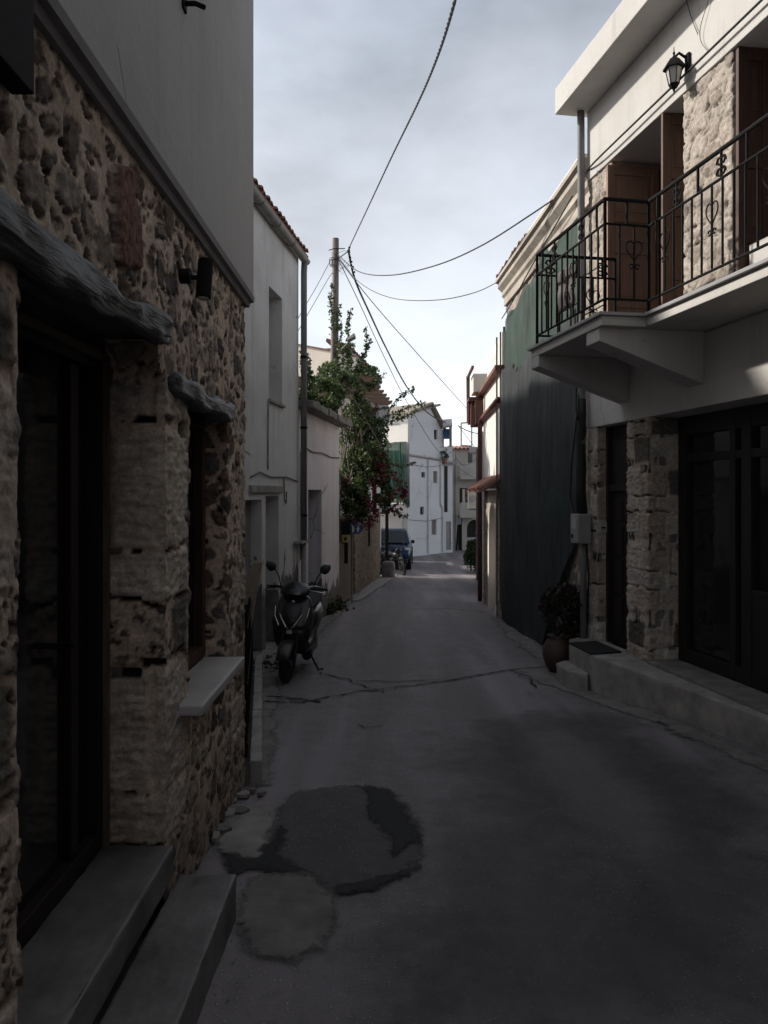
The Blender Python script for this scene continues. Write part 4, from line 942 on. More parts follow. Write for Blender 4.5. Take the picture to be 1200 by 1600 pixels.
# pale surround with pointed arch
sur = MB(); a0, a1, b0, b1, zs, zt_ = 1.45, 3.30, 1.72, 3.03, .75, 1.34
inner = [(b0,-1.5)]+[(b0+(b1-b0)*.5*(1-math.cos(math.pi/2*k/6)), zs+(zt_-zs)*math.sin(math.pi/2*k/6)) for k in range(7)]
inner += [(b1-(b1-b0)*.5*(1-math.cos(math.pi/2*k/6)), zs+(zt_-zs)*math.sin(math.pi/2*k/6)) for k in range(5,-1,-1)]+[(b1,-1.5)]
outer = [(a0,-1.5)]+[(a0+(b0-a0)*0, -1.5+(1.66+1.5)*k/6) for k in range(1,7)]+[(a0+(a1-a0)*k/2, 1.66) for k in (1,)]+[(a1,1.66-(3.16)*k/6) for k in range(0,6)]+[(a1,-1.5)]
n = min(len(inner), len(outer)); inner = inner[:n]; outer = outer[:n]
for i in range(n-1):
    sur.quad(FW(*[outer[i][0],.03,outer[i][1]]), FW(*[outer[i+1][0],.03,outer[i+1][1]]), FW(inner[i+1][0],.03,inner[i+1][1]), FW(inner[i][0],.03,inner[i][1]))
    sur.quad(FW(inner[i][0],.03,inner[i][1]), FW(inner[i+1][0],.03,inner[i+1][1]), FW(inner[i+1][0],-.3,inner[i+1][1]), FW(inner[i][0],-.3,inner[i][1]))
sur.build('door_surround', M['cream'], WP)
MB().fbox(FW,(1.6,-.29,-1.5),(3.2,-.25,1.5)).build('door', M['greyp'], WP)
m_ = MB().fbox(FW,(0.02,-.31,-1.6),(4.1,-6,1.7)).fbox(FW,(0,0,1.70),(4.1,-6,4.05)); m_.build('upper_wall', M['white_sun'], WP)
MB().prism([FW(.5,0.0,4.05),FW(4.1,0,4.05),FW(4.1,0,4.75),FW(2.2,0,4.72),FW(.9,0,4.35)], Vector(FW(0,-.5,0))-Vector(FW(0,0,0))).build('gable', M['white_sun'], WP)
MB().fbox(FW,(-.6,.14,4.02),(4.1,-1,4.10)).build('tile_edge', M['tile'], WP)
MB().tube([FW(4.1,.08,3.42),FW(.1,.07,3.40),FW(-.02,.08,3.30),FW(-.02,.08,1.0),FW(-.02,.08,-1.1)], .06, 10).build('down_pipe', M['brownpipe'], WP, smooth=True)
tile_roof(FW, .3, 4.1, .42, 0, 1.66, .62, WP, .2, name='door_canopy', m=M['tile'])
ev = MB()
ev.fbox(FW,(-.8,.36,3.40),(-.72,.28,4.62)); ev.fbox(FW,(-.72,.34,3.35),(-.5,.20,3.95)); ev.fbox(FW,(-.45,.28,3.5),(-.3,.05,3.95)); ev.fbox(FW,(-.8,.36,4.55),(.9,.30,4.62)); ev.fbox(FW,(-.3,.30,3.25),(-.1,.0,3.75)); ev.fbox(FW,(-.8,.36,3.9),(-.1,-.8,4.0)); ev.fbox(FW,(-.45,.2,3.3),(-.0,-.8,3.9))
ev.build('timber_eaves', M['brownpipe'], WP, bevel=.01)
MB().fbox(FW,(-.72,.25,4.1),(.1,-.8,4.55)).build('eaves_box', M['cream'], WP)
# low house beyond
FV = Frame((2.72,21.3),(1.18,10.7),(-10.7,1.18))
VH = thing('low_far_house', 'narrow strip of low white house beyond the brown pipe', 'house', FV(5,0,0))
MB().fbox(FV,(0,0,-2.2),(11,-4,3.3)).build('wall', M['white_far'], VH)
MB().fbox(FV,(9.6,.35,3.25),(11.2,-1,3.45)).build('canopy', M['greyp'], VH)
MB().fbox(FV,(2.0,.03,-1.3),(3.2,.0,1.0)).build('door', M['greyp'], VH)
MB().tube([FV(6.5,.06,3.2),FV(6.5,.06,-1.7)], .05, 8).build('down_pipe', M['galv'], VH)
AC = thing('air_conditioner', 'cream air conditioner box high on the low far house', 'air conditioner', FV(8.5,.3,1.2))
MB().fbox(FV,(8.1,.05,1.0),(9.0,.40,1.75)).build('case', M['acw'], AC, bevel=.02)
MB().disc(FV(8.08,.22,1.38),FV.d+(0,) if False else (FV.d[0],FV.d[1],0),.13,.03).build('fan_grille', M['greyp'], AC)
MB().fbox(FV,(8.2,.02,.93),(8.9,.38,.98)).build('bracket', M['galv'], AC)

# =================================================================== far white gabled house
P1 = (1.32,42.5); P2 = (3.5,45.4); P0 = (-2.2,45.2)
FG = Frame(P1,(P2[0]-P1[0],P2[1]-P1[1]),(P2[1]-P1[1],-(P2[0]-P1[0]))); LG = math.hypot(P2[0]-P1[0],P2[1]-P1[1])
FL = Frame(P1,(P0[0]-P1[0],P0[1]-P1[1]),((P0[1]-P1[1]),-(P0[0]-P1[0]))); 
if FL.n[1] > 0: FL = Frame(P1,(P0[0]-P1[0],P0[1]-P1[1]),(-(P0[1]-P1[1]),(P0[0]-P1[0])))
LL = 5.0
GH = thing('gabled_white_house', 'big white gabled house closing the end of the street', 'house', (P1[0],P1[1],-2))
def gp(u, v):                                              # pixel on the gable plane -> s, z
    k = (u-600)/1200; o = FG.o; d = FG.d; s_ = (k*o[1]-o[0])/(d[0]-k*d[1]); Yy = o[1]+s_*d[1]; return s_, 1.6-(v-770)/1200*Yy
def gop(u0, v0, u1, v1, dp=.25):
    a, z1 = gp(u0, v0); b_, z0 = gp(u1, v1); return (a, b_, z0, z1, dp)
gw = [gop(643,660,645.5,666), gop(678,671,684,687,.2), gop(658.5,737.5,664.5,746), gop(677,736,683.5,755), gop(656.5,792,662.5,804), gop(674.5,812.5,682,835.5)]
EZ = 5.35; RS = gp(671,635); 
wall(FG, 0, LG, -2.6, EZ, gw).build('gable_wall', M['white_far'], GH)
MB().add([FG(0,0,EZ),FG(LG*.95,0,EZ-.0),FG(LG*.93,0,5.35),FG(RS[0],0,RS[1]),FG(0,0,5.9)], [(0,1,2,3,4)]).build('gable_top', M['white_far'], GH, fix=False)
wall(FL, 0, LL, -2.6, 5.95, []).build('side_wall', M['white_sun'], GH)
bk = MB(); A = FL(LL,0,0); 
for q in ((FG(LG,0,0), FG(LG,-6,0)), (FG(LG,-6,0), FL(LL,-2,0)), (FL(LL,-2,0), FL(LL,0,0))):
    (x0,y0,_),(x1,y1,_) = q; bk.quad((x0,y0,-2.6),(x1,y1,-2.6),(x1,y1,5.3),(x0,y0,5.3))
bk.build('rear_wall', M['white_far'], GH)
# window linings, panes
for i, (a, b_, c, d_, dp) in enumerate(gw):
    wf = MB().fbox(FG,(a,-.16,c),(b_,-.12,d_)).build('window' if i < 6 else 'door', M['greyp'] if i in (3,5,6) else M['darkwood'], GH)
    if i < 6: MB().fbox(FG,(a+.04,-.119,c+.05),(b_-.04,-.11,d_-.05)).build('pane' , M['glass'] if i not in (3,5) else M['oldwood'], wf)
# roof: ridge runs back to the left, tiles grey
rg = Vector(FG(RS[0],.25,RS[1]+.12)); ev_l = Vector(FG(-.15,.25,5.95)); ev_r = Vector(FG(LG*.98,.25,EZ+.02)); back = Vector((-3.0,3.4,0))
tr_ = MB(); th = Vector((0,0,.13))
for a, c in ((ev_l, rg), (ev_r, rg)):
    tr_.hexa([a, c, c+back, a+back*.98, a+th, c+th, c+th+back, a+back*.98+th])
tr_.build('roof', simple('old_grey_tile', (.34,.30,.25), (.18,.16,.13), .9, 5, 20, .8, .03), GH)
tile_roof(FL, -.1, LL+.1, .28, -3.2, 5.92, .24, GH, .26, name='side_roof', m=simple('dusty_tile', (.42,.36,.29), (.22,.19,.15), .9, 5, 20, .8, .03))
# string course + pipe + cables on gable wall
sc_ = MB(); z_a = gp(640,711)[1]; z_b = gp(695,719)[1]
sc_.tube([FG(.05,.05,z_a),FG(LG*.4,.05,(z_a+z_b)/2+.02),FG(LG*.97,.05,z_b)], .07, 6); sc_.build('string_course', M['conc2'], GH)
s_p = gp(668,720)[0]; MB().tube([FG(s_p,.06,z_a-.2),FG(s_p,.06,-1.9)], .035, 8).build('down_pipe', M['steelw'], GH)
s_q = gp(701,720)[0]; MB().tube([FG(LG-.35,.06,z_b),FG(LG-.35,.06,.9),FG(LG-.15,.06,.7),FG(LG-.15,.06,-1.9)], .04, 8).build('down_pipe', M['steelw'], GH)
for z_ in (z_a-.5, .1): MB().tube([FG(.1,.03,z_),FG(LG*.5,.03,z_-.12),FG(LG-.1,.03,z_+.02)], .014, 5).build('wire', M['cable_g'], GH)
MB().tube([FL(.6,.02,5.45),FL(2.4,.02,5.45)], .03, 6).build('pipe', M['greyp'], GH)

# annex between gable house and beige house, solar heater on its roof
AN = thing('narrow_annex', 'narrow white annex with tall window right of the gabled house', 'house', (4.1,45.8,-2))
FA = Frame((P2[0]-.05,P2[1]+.05),(.75,.35),(.35,-.75)); 
if FA.n[1] > 0: FA = Frame(FA.o, (.75,.35), (-.35,.75))
wall(FA, -.02, .70, -2.6, 4.35, [(.12,.38,.45,3.2,.15),(.25,.6,-1.8,-.1,.15)]).build('front_wall', M['white_far'], AN)
MB().fbox(FA,(.0,-.16,-2.6),(.70,-3,4.34)).build('rear', M['white_far'], AN)
MB().fbox(FA,(.12,-.14,.45),(.38,-.10,3.2)).build('window', M['darkwood'], AN); MB().fbox(FA,(.25,-.14,-1.8),(.6,-.10,-.1)).build('door', M['greyp'], AN)
MB().fbox(FA,(-.1,.3,3.32),(.85,.004,3.44)).build('balcony_slab', M['greyp'], AN)
SHT = thing('solar_water_heater', 'white solar water heater tank with blue panel on the roof', 'water heater', (3.7,44.9,4))
c0 = px(692,662,44.9); c1 = px(706,661,44.9)
MB().tube([c0,(c0[0]+.02,c0[1],c0[2]),c1], .25, 16).build('tank', M['steelw'], SHT, bevel=.03)
p0 = px(692,670,45); MB().hexa([px(693,686,44.7),px(702,686,44.7),px(702,686,44.8),px(693,686,44.8),px(693,670,45.2),px(702,670,45.2),px(702,670,45.3),px(693,670,45.3)]).build('solar_panel', M['panel'], SHT)
MB().tube([px(704,665,45),px(704,698,45)], .08, 6).tube([px(693,665,45.35),px(693,698,45.35)], .03, 6).build('stand', M['galv'], SHT)
POT = thing('rooftop_plant', 'potted cactus plant on the ledge of the narrow annex', 'plant pot', px(695,712,45.2))
x,y,z = px(695,717,45.25); MB().lathe((x,y-.12,3.3),[(.10,0),(.15,.3),(.17,.32)], 12).build('pot', M['tile'], POT)
leaves('foliage', np.array([(x+random.gauss(0,.12), y-.12+random.gauss(0,.1), 3.62+abs(random.gauss(.15,.2))) for _ in range(60)]), .18, [(.06,.08,.05)], POT)

# beige balcony house
YB = 47.5
def bpx(u, v, Y=YB): return px(u, v, Y)
BG = thing('beige_balcony_house', 'beige house with two small balconies at the far end', 'house', (5,YB,-2))
FB = Frame((px(707,0,YB)[0],YB),(1,0),(0,-1)); sx_ = lambda u: (u-600)/1200*YB-FB.o[0]; bz = lambda v: 1.6-(v-770)/1200*YB
wall(FB, 0, sx_(760), -2.6, bz(702), [(sx_(731),sx_(738),bz(723),bz(706),.15),(sx_(718),sx_(729),bz(787),bz(762.5),.25),(sx_(729.5),sx_(750),bz(840),bz(812),.6),(sx_(715.5),sx_(722),bz(862),bz(806),.4)]).build('front_wall', M['beige'], BG)
MB().fbox(FB,(0,-.61,-2.6),(sx_(760),-5,bz(702))).build('rear_walls', M['beige'], BG)
wd = MB().fbox(FB,(sx_(731),-.14,bz(723)),(sx_(738),-.10,bz(706))).build('window', M['glass'], BG)
MB().fbox(FB,(sx_(718),-.24,bz(787)),(sx_(729),-.20,bz(762.5))).build('balcony_door', M['darkwood'], BG)
MB().fbox(FB,(sx_(723),-.19,bz(785)),(sx_(727.5),-.17,bz(764))).build('curtain', M['cream'], BG)
MB().fbox(FB,(sx_(729.5),-.58,bz(840)),(sx_(750),-.55,bz(812))).build('arch_dark_panel', M['darkwood'], BG)  # black panel painting the dark inside the open arch
MB().fbox(FB,(sx_(715.5),-.38,bz(862)),(sx_(722),-.34,bz(806))).build('door', M['darkwood'], BG)
# arch corner fillets above the opening
ar = MB(); xa, xb, za, zb2 = sx_(729.5), sx_(742), bz(826), bz(812)
poly = [FB(xa,.002,zb2)]+[FB(xa+(xb-xa)*(1-math.cos(t)), .002, za+(zb2-za)*math.sin(t)) for t in [math.pi/2*k/8 for k in range(9)][::-1]]
ar.prism(poly, (0,.25,0)); ar.build('arch', M['beige'], BG)
tile_roof(FB, -.2, sx_(744), .25, -2, bz(702)+.02, .12, BG, .25)
for (u0,u1,vt,vb) in ((717,748,727,744),(717,741,785,803)):
    MB().fbox(FB,(sx_(u0),1.0,bz(vb)-.22),(sx_(u1),.001,bz(vb)-.0)).build('balcony_slab', M['beige'], BG, bevel=.03)
    MB().fbox(FB,(sx_(u0),1.0,bz(vt)-.08),(sx_(u1),.92,bz(vt))).build('balcony_rail', M['acw'], BG)
    uu = u0
    while uu < u1:
        MB().fbox(FB,(sx_(uu),.98,bz(vb)),(sx_(uu)+.07,.94,bz(vt)-.08)).build('balcony_bar', M['acw'], BG); uu += 3.2
    MB().fbox(FB,(sx_(u0)+.9,.93,bz(vb)),(sx_(u1),.90,bz(vt)-.1)).build('balcony_panel', M['beige'], BG)
FLW = thing('flower_pot', 'orange flower pot standing on the lower far balcony', 'flower pot', bpx(731,780,YB-.8))
x, y, z = bpx(731,784,YB-.95); MB().lathe((x,y,bz(785)),[(.10,0),(.14,.22),(.15,.24)],10).build('pot', M['blue_sign'], FLW)
leaves('flowers', np.array([(x+random.gauss(0,.07), y+random.gauss(0,.07), bz(785)+.3+abs(random.gauss(.1,.12))) for _ in range(60)]), .12, [(.3,.06,.04),(.35,.15,.03),(.06,.1,.03)], FLW)
RF = thing('roof_frame', 'empty white metal pipe frame standing on the beige house roof', 'metal frame', bpx(730,700))
for a, c in (((720.5,661),(720.5,696)),((720.5,661),(737,660)),((737,660),(737,702)),((720.5,696),(736,697))):
    MB().tube([bpx(*a,YB+.6), bpx(*c,YB+.6)], .05, 6).build('pipe', M['acw'], RF)
# utility meter on a pipe in front of it
UM = thing('street_meter', 'pale blue meter cabinet on a dark pipe by the far beige house', 'meter box', bpx(716,812,YB-.6))
MB().fbox(FB,(sx_(714),.65,bz(819)),(sx_(719),.4,bz(808))).build('case', simple('pale_blue', (.22,.27,.34), None, .5), UM, bevel=.02)
MB().tube([bpx(716,820,YB-.5), (bpx(713,863,YB-.5)[0],YB-.5,-2)], .06, 8).build('pipe', M['black'], UM)
MB().tube([bpx(711,705,YB-.3), (bpx(711,863,YB-.3)[0],YB-.3,-2)], .05, 8).build('conduit', M['galv'], UM)

# =================================================================== left middle distance
# cream house behind the pole
CH = thing('cream_house', 'sunlit cream house wall behind the utility pole', 'house', (-2.4,23,2))
FC = Frame((-3.2,23.75),(1.65,-1.15),(-1.15,-1.65)); 
zc = lambda v, Y: 1.6-(v-770)/1200*Y
za_, zb_ = zc(534,23.75), zc(549,22.6)
MB().hexa([FC(0,0,2.0),FC(2.01,0,2.0),FC(2.01,-1.2,2.0),FC(0,-1.2,2.0),FC(0,0,za_),FC(2.01,0,zb_),FC(2.01,-1.2,zb_),FC(0,-1.2,za_)]).build('wall', M['cream'], CH)
MB().hexa([FC(-.03,.05,za_),FC(2.05,.05,zb_),FC(2.05,-1.2,zb_),FC(-.03,-1.2,za_),FC(-.03,.05,za_+.04),FC(2.05,.05,zb_+.04),FC(2.05,-1.2,zb_+.04),FC(-.03,-1.2,za_+.04)]).build('coping', M['tile'], CH)
# terrace house with brown eaves
FT = Frame((-1.55,23.3),(.91,6.3),(6.3,-.91))
TH = thing('terrace_house', 'shaded house with brown eaves behind the pergola', 'house', FT(3,0,2))
MB().fbox(FT,(0,0,-1.8),(6.4,-5,5.75)).build('wall', M['beige'], TH)
MB().fbox(FT,(-.3,.55,5.80),(6.5,-.3,5.93)).build('eaves', M['brownpipe'], TH)
MB().fbox(FT,(-.25,.5,5.70),(6.45,.40,5.80)).build('fascia', M['acw'], TH)
tile_roof(FT, -.3, 6.5, .56, -.15, 5.97, .30, TH, .24)
MB().fbox(FT,(2.0,.02,2.3),(2.9,.0,4.4)).build('shutter', M['brown'], TH)
for k in range(7): MB().fbox(FT,(.4+.9*k,.52,5.62),(.48+.9*k,0,5.72)).build('rafter', M['brown'], TH)
# terrace wall (stone) with wooden gate end
FS = Frame((-.8,21.4),(.65,7.5),(7.5,-.65))
SWL = thing('stone_garden_wall', 'tan stone garden wall under the bougainvillea', 'wall', FS(3,0,-1))
ss = Stone(); sf = lambda a, z: rubble(a, z, 81, .16, .14, (.30,.24,.175), ((.15,.12,.09),(.24,.19,.14),(.19,.13,.09),(.28,.23,.18)), .65)
ss.sheet(plan_path([FS(.0,-.4,0)[:2],FS(0,0,0)[:2],FS(7.6,0,0)[:2],FS(7.6,-.4,0)[:2]], 1, .05, .035), -1.9, .88, sf, .035)
ss.build('stone_face', M['stone_far'], SWL)
MB().fbox(FS,(.05,-.05,-2),(7.5,-.5,.86)).build('wall_core', M['conc2'], SWL)
MB().fbox(FS,(-.05,.06,.86),(7.65,-.5,.97)).build('coping', M['conc2'], SWL, bevel=.02)
x0 = FS(2.9,.03,0); MB().tube([FS(3.2,.05,.86),FS(3.2,.05,-.1)], .03, 6).build('pipe', M['black'], SWL)
tag(MB().fbox(FS,(7.4,.06,-1.95),(7.9,.55,-.98)).build('stone_block', M['conc'], None, bevel=.12), 'rounded pale stone block at the far end of the garden wall', 'stone block')
# terrace floor retaining wall between low house and stone wall, wooden gate
TE = thing('terrace', 'raised terrace with dark retaining wall under the vine', 'terrace', (-1.6,19.5,0))
MB().box((-5,17.7,-1.8),(-1.32,23.2,1.95)).build('retaining_wall', M['conc'], TE)
MB().box((-5,17.7,1.96),(-1.20,23.2,2.1)).build('terrace_floor', M['conc'], TE)
WG = thing('wooden_gate', 'weathered plank gate between the low white house and the signpost', 'gate', (-1.05,18.6,-1.1))
for k in range(4):
    a = Vector((-1.10+.06*k, 18.35+.30*k, g(18.5)-.03)); MB().prism([a, a+Vector((.075,.24,0)), a+Vector((.06,.25,0)), a+Vector((-.012,.01,0))], (0,0,1.50+(.2 if k > 1 else 0)-.06*(k % 2))).build('plank', M['oldwood'], WG)
for h in (.3,1.1): MB().prism([(-1.13,18.38,g(18.5)+h),(-.88,19.4,g(18.5)+h),(-.91,19.41,g(18.5)+h),(-1.16,18.39,g(18.5)+h)], (0,0,.09)).build('rail', M['oldwood'], WG)
YM = thing('yellow_meter_box', 'yellow meter box above the plank gate', 'meter box', px(539,842,18.9))
x, y, z = px(539,842,18.6); MB().box((x-.075,y,z-.09),(x+.075,y+.12,z+.09)).build('case', M['yellow'], YM, bevel=.01)
MB().box((x-.02,y-.006,z-.035),(x+.04,y-.001,z+.04)).build('window', M['black'], YM)
MB().box((x-.02,y+.03,z-.6),(x+.07,y+.10,z-.09)).build('cable_box', M['black'], YM)
MB().box((x-.09,y+.05,z+.10),(x+.12,y+.16,z+.42)).build('upper_case', M['black'], YM)
# round blue sign on post
RS_ = thing('round_sign', 'round blue road sign with white figures on a thin post', 'road sign', (px(550,0,18.9)[0],18.9,g(18.9)))
x, y, z = px(557,824,18.8); xp = px(550,0,18.9)[0]
MB().tube([(xp,18.9,g(18.9)),(xp,18.9,z+.2)], .024, 8).build('post', M['galv'], RS_)
MB().disc((x,y,z),(0,1,0),.16,.012,28).build('sign_plate', M['blue_sign'], RS_)
fg = MB()
def ypoly(pl, mb): return mb.prism([(x+a,y-.008,z+b) for a,b in pl], (0,-.004,0))
ypoly([(-.105,.02),(-.125,.035),(-.12,.06),(-.095,.06),(-.09,.035),(-.06,.01),(-.05,-.035),(-.065,-.115),(-.115,-.115),(-.10,-.05)], fg)
ypoly([(.03,.0),(.02,.015),(.03,.035),(.055,.03),(.06,.01),(.08,-.03),(.06,-.06),(.05,-.115),(.015,-.115),(.02,-.06),(-.005,-.04)], fg)
fg.build('figures', M['sign_w'], RS_); MB().disc((x+.075,y-.009,z+.085),(0,1,0),.042,.004,16).build('red_dot', M['sign_r'], RS_)

# dark timber post and lintel by the parked car
TG = thing('timber_gateway', 'dark timber post and crossbeam beside the parked blue car', 'gateway', (.15,30.2,g(30)))
xg = px(604.5,0,29.8)[0]
MB().box((xg-.065,29.75,g(29.8)),(xg+.065,29.88,px(0,800,29.8)[2])).build('post', M['darkwood'], TG)
MB().box((xg-.55,29.73,px(0,803,29.8)[2]),(xg+.12,29.9,px(0,796,29.8)[2])).build('beam', M['darkwood'], TG)

# grey boxed balcony on the house beyond
GB = thing('grey_balcony_house', 'house corner with boxed grey balcony beyond the pergola', 'house', px(598,650,34))
x0 = px(597,0,34)[0]; x1 = px(609,0,33.5)[0]
MB().box((-4,33.2,-2),(x0-.05,37,5.9)).build('wall', M['white_far'], GB)
MB().prism([(x0-.5,33.0,zc(664,33.5)),(x1-.12,33.0,zc(664,33.5)),(x1,33.0,zc(655,33.5)),(x1,33.0,zc(641,33.5)),(x1-.12,33.0,zc(632,33.5)),(x0-.5,33.0,zc(630,33.5))], (0,1.6,0)).build('balcony', M['greyp'], GB)
MB().tube([(x0+.01,32.97,zc(655,33)),(x1-.1,32.97,zc(663,33))], .03, 5).tube([(x0+.16,32.97,zc(655,33)),(x0+.16,32.97,zc(664,33))], .02, 5).build('brace', M['acw'], GB)
# balcony with green net
NB = thing('net_balcony_house', 'balcony wrapped in green netting in front of the far white wall', 'balcony', px(615,780,39))
x0 = px(590,0,39.5)[0]; x1 = px(634,0,39)[0]
MB().box((x0,38.6,zc(803,39)),(x1+.02,42.3,zc(787,39))).build('balcony_slab', M['white_sun'], NB)
MB().box((x0,40.6,-2.2),(px(628,0,41)[0],43.5,zc(803,39))).build('lower_wall', M['white_sun'], NB)
MB().box((x0,41.4,zc(787,39)),(x1-.25,43.5,zc(700,39))).build('wall', M['beige'], NB)
for xx in (x0+.5, x1-.3): MB().box((xx,38.8,zc(787,39)),(xx+.06,38.86,zc(692,39))).build('post', M['oldwood'], NB)
def net2(pts_top, zlo, m, seed, parent):
    mb = MB(); n = 60; nv = 26
    for i in range(n+1):
        t = i/n*(len(pts_top)-1); k = min(int(t), len(pts_top)-2); f = t-k; P = Vector(pts_top[k])*(1-f)+Vector(pts_top[k+1])*f
        for j in range(nv+1):
            s = j/nv; w = .10*math.sin(i*.9+2*math.sin(s*3+seed))*s+.12*(float(fbm(np.array(i*.2),np.array(s*4),seed,3))-.5)
            mb.v.append((P.x+w*.4, P.y+w, P.z+(zlo+.12*math.sin(i*.4+seed)-P.z)*s))
    for i in range(n):
        for j in range(nv): mb.f.append((i*(nv+1)+j,(i+1)*(nv+1)+j,(i+1)*(nv+1)+j+1,i*(nv+1)+j+1))
    return mb.build('netting', m, parent, smooth=True, fix=False)
net2([(x0,38.5,zc(695,38.6)),(x0+.9,38.45,zc(691,38.6)),(x1,38.5,zc(690,38.6))], zc(783,38.6), M['net_far'], 2, NB)
net2([(x1,38.48,zc(690,38.6)),(x1+.16,38.9,zc(692,38.6)),(x1+.28,41.8,zc(697,40))], zc(790,38.6), M['net_shade'], 5, NB)  # side turned from the sun, its shade painted by the darker netting

# =================================================================== utility pole, street lamp
PX, PY = -1.26, 20.0
UP = thing('utility_pole', 'tall weathered wooden utility pole rising above the vine', 'utility pole', (PX,PY,g(PY)))
MB().tube([(PX-.06,PY,g(PY)),(PX-.05,PY,3),(PX-.02,PY,6),(PX+.0,PY,8.22)], [.13,.115,.10,.088], 12).build('pole', M['polewood'], UP, smooth=True)
MB().tube([(PX-.1,PY-.12,7.62),(PX+.12,PY-.10,7.7),(PX+.32,PY-.1,7.85),(PX+.36,PY-.1,7.84)], .012, 6).tube([(PX-.17,PY-.05,7.9),(PX-.05,PY-.11,7.92),(PX+.25,PY-.1,7.93)], .012, 6).build('bracket', M['black'], UP)
ins = MB()
for k in range(11):
    t = k/10; ins.lathe((PX+.33+.16*t+.02*math.sin(k*3), PY-.1+.03*math.cos(k*2), 7.86-.62*t), [(.008,0),(.024,.015),(.03,.03),(.012,.05)], 6)
ins.build('connector_cluster', M['black'], UP)
tw = MB()
for k in range(9):
    r = random.Random(k); tw.tube([(PX-.05+r.uniform(-.1,.1),PY-.12,7.5+r.uniform(0,.35)),(PX+r.uniform(.0,.3),PY-.16,7.4+r.uniform(-.2,.5)),(PX+.3+r.uniform(-.05,.15),PY-.1,7.4+r.uniform(-.1,.4))], .005, 4)
for k in range(4): tw.torus((PX-.12,PY-.05,7.62-.03*k),(1,.6,.2),.09-.01*k,.006,14,4)
tw.build('wires', M['cable'], UP)
SL = thing('street_lamp', 'small flat street lamp head on a bent arm among the vine', 'street lamp', px(535,545,19.6))
MB().tube([px(532,548,19.7), px(540,540,19.5), px(547,532,19.4)], .025, 8).build('arm', M['galv'], SL)
hd = px(550,527,19.3); MB().hexa([(hd[0]-.13,hd[1]-.1,hd[2]-.11),(hd[0]+.07,hd[1]-.2,hd[2]-.02),(hd[0]+.1,hd[1]+.1,hd[2]-.02),(hd[0]-.1,hd[1]+.2,hd[2]-.11),(hd[0]-.10,hd[1]-.1,hd[2]-.02),(hd[0]+.06,hd[1]-.18,hd[2]+.08),(hd[0]+.08,hd[1]+.08,hd[2]+.08),(hd[0]-.08,hd[1]+.18,hd[2]-.02)]).build('lamp_head', M['galv'], SL, bevel=.01)

# cables
def cable(name, pts, r, m, label, twist=False, sub=10):
    P = [Vector(p) for p in pts]; out = []
    for i in range(len(P)-1):
        p0 = P[max(i-1,0)]; p1 = P[i]; p2 = P[i+1]; p3 = P[min(i+2,len(P)-1)]
        for k in range(sub):
            t = k/sub; out.append(.5*((2*p1)+(-p0+p2)*t+(2*p0-5*p1+4*p2-p3)*t*t+(-p0+3*p1-3*p2+p3)*t**3))
    out.append(P[-1])
    mb = MB()
    if twist:
        L_ = [0]
        for a, b_ in zip(out, out[1:]): L_.append(L_[-1]+(b_-a).length)
        N = int(L_[-1]/.035); dense = []
        j = 0
        for k in range(N+1):
            d_ = L_[-1]*k/N
            while j < len(L_)-2 and L_[j+1] < d_: j += 1
            t = (d_-L_[j])/max(1e-6, L_[j+1]-L_[j]); dense.append(out[j].lerp(out[j+1], t))
        for ph in (0, math.pi):
            q = []
            for k, p in enumerate(dense):
                a = k*.035*2*math.pi/.30+ph; q.append(p+Vector((math.cos(a)*r*.55, 0, math.sin(a)*r*.55)))
            mb.tube(q, r*.95, 5)
    else: mb.tube(out, r, 6)
    o = mb.build(name, m, None, smooth=True, fix=False); tag(o, label, 'cable', 'overhead cables'); return o
top = px(546,386,PY-.1)
cable('overhead_cable', [top, px(576,322,16), px(612,245,12.6), px(652,163,9.4), px(683,90,7.2), px(711,0,5.4), px(735,-120,3.9), px(790,-420,2.2)], .010, M['cable'], 'thick black twisted cable rising from the pole over the street to the top edge', True)
cable('overhead_cable', [top, px(546,400,PY-.05), px(556,440,21), px(578,490,24), px(604,545,28), px(636,605,33), px(665,642,38), px(690,658,43), px(702,659,47)], .022, M['cable'], 'thick black twisted cable running from the pole down to the water heater', True)
cable('overhead_cable', [px(525,395,PY), px(560,424,18.5), px(610,430,16.6), px(680,415,14.6), px(750,385,13), px(830,335,11.4), px(905,282,10.0)]+[FR(a,.05,5.56+.005*a) for a in (.3,2,4,6.5)], .012, M['cable'], 'black cable from the pole clipped along the edge of the white wall at right')
cable('overhead_cable', [px(528,400,PY), px(560,440,18.6), px(610,465,17), px(680,469,15.9), px(745,456,15.4), px(795,430,14.6)], .009, M['cable_g'], 'thin sagging cable from the pole to the roof of the netted house')
cable('overhead_cable', [px(526,400,PY), px(580,470,22), px(650,550,26), px(720,628,31), px(757,668,36), px(790,700,41)], .012, M['cable_g'], 'thin grey cable crossing the sky from the pole to behind the brown pipe')
cable('overhead_cable', [px(527,402,PY), px(560,470,22), px(600,557,26), px(640,635,31), px(690,710,38), px(748,752,46)], .012, M['cable_g'], 'thin grey cable running from the pole down across the far white house')
cable('overhead_cable', [px(520,400,PY), px(495,447,18.5), px(470,490,17), px(440,545,15)], .008, M['cable_g'], 'upper of two thin wires from the pole down behind the grey gutter pipe')
cable('overhead_cable', [px(521,425,PY), px(512,437,19.5), px(470,510,17), px(440,560,15)], .008, M['cable_g'], 'lower of two thin wires from the pole down behind the grey gutter pipe')
cable('overhead_cable', [px(716,665,47), px(728,672,46.5), px(745,677,46), px(775,678,45)], .03, M['cable'], 'black cable bundle between the roof frame and the house with the brown pipe')
cable('overhead_cable', [px(716,665,47.4), px(735,690,46), px(752,712,44)], .018, M['cable'], 'short cable sloping down from the roof frame to the low far house')
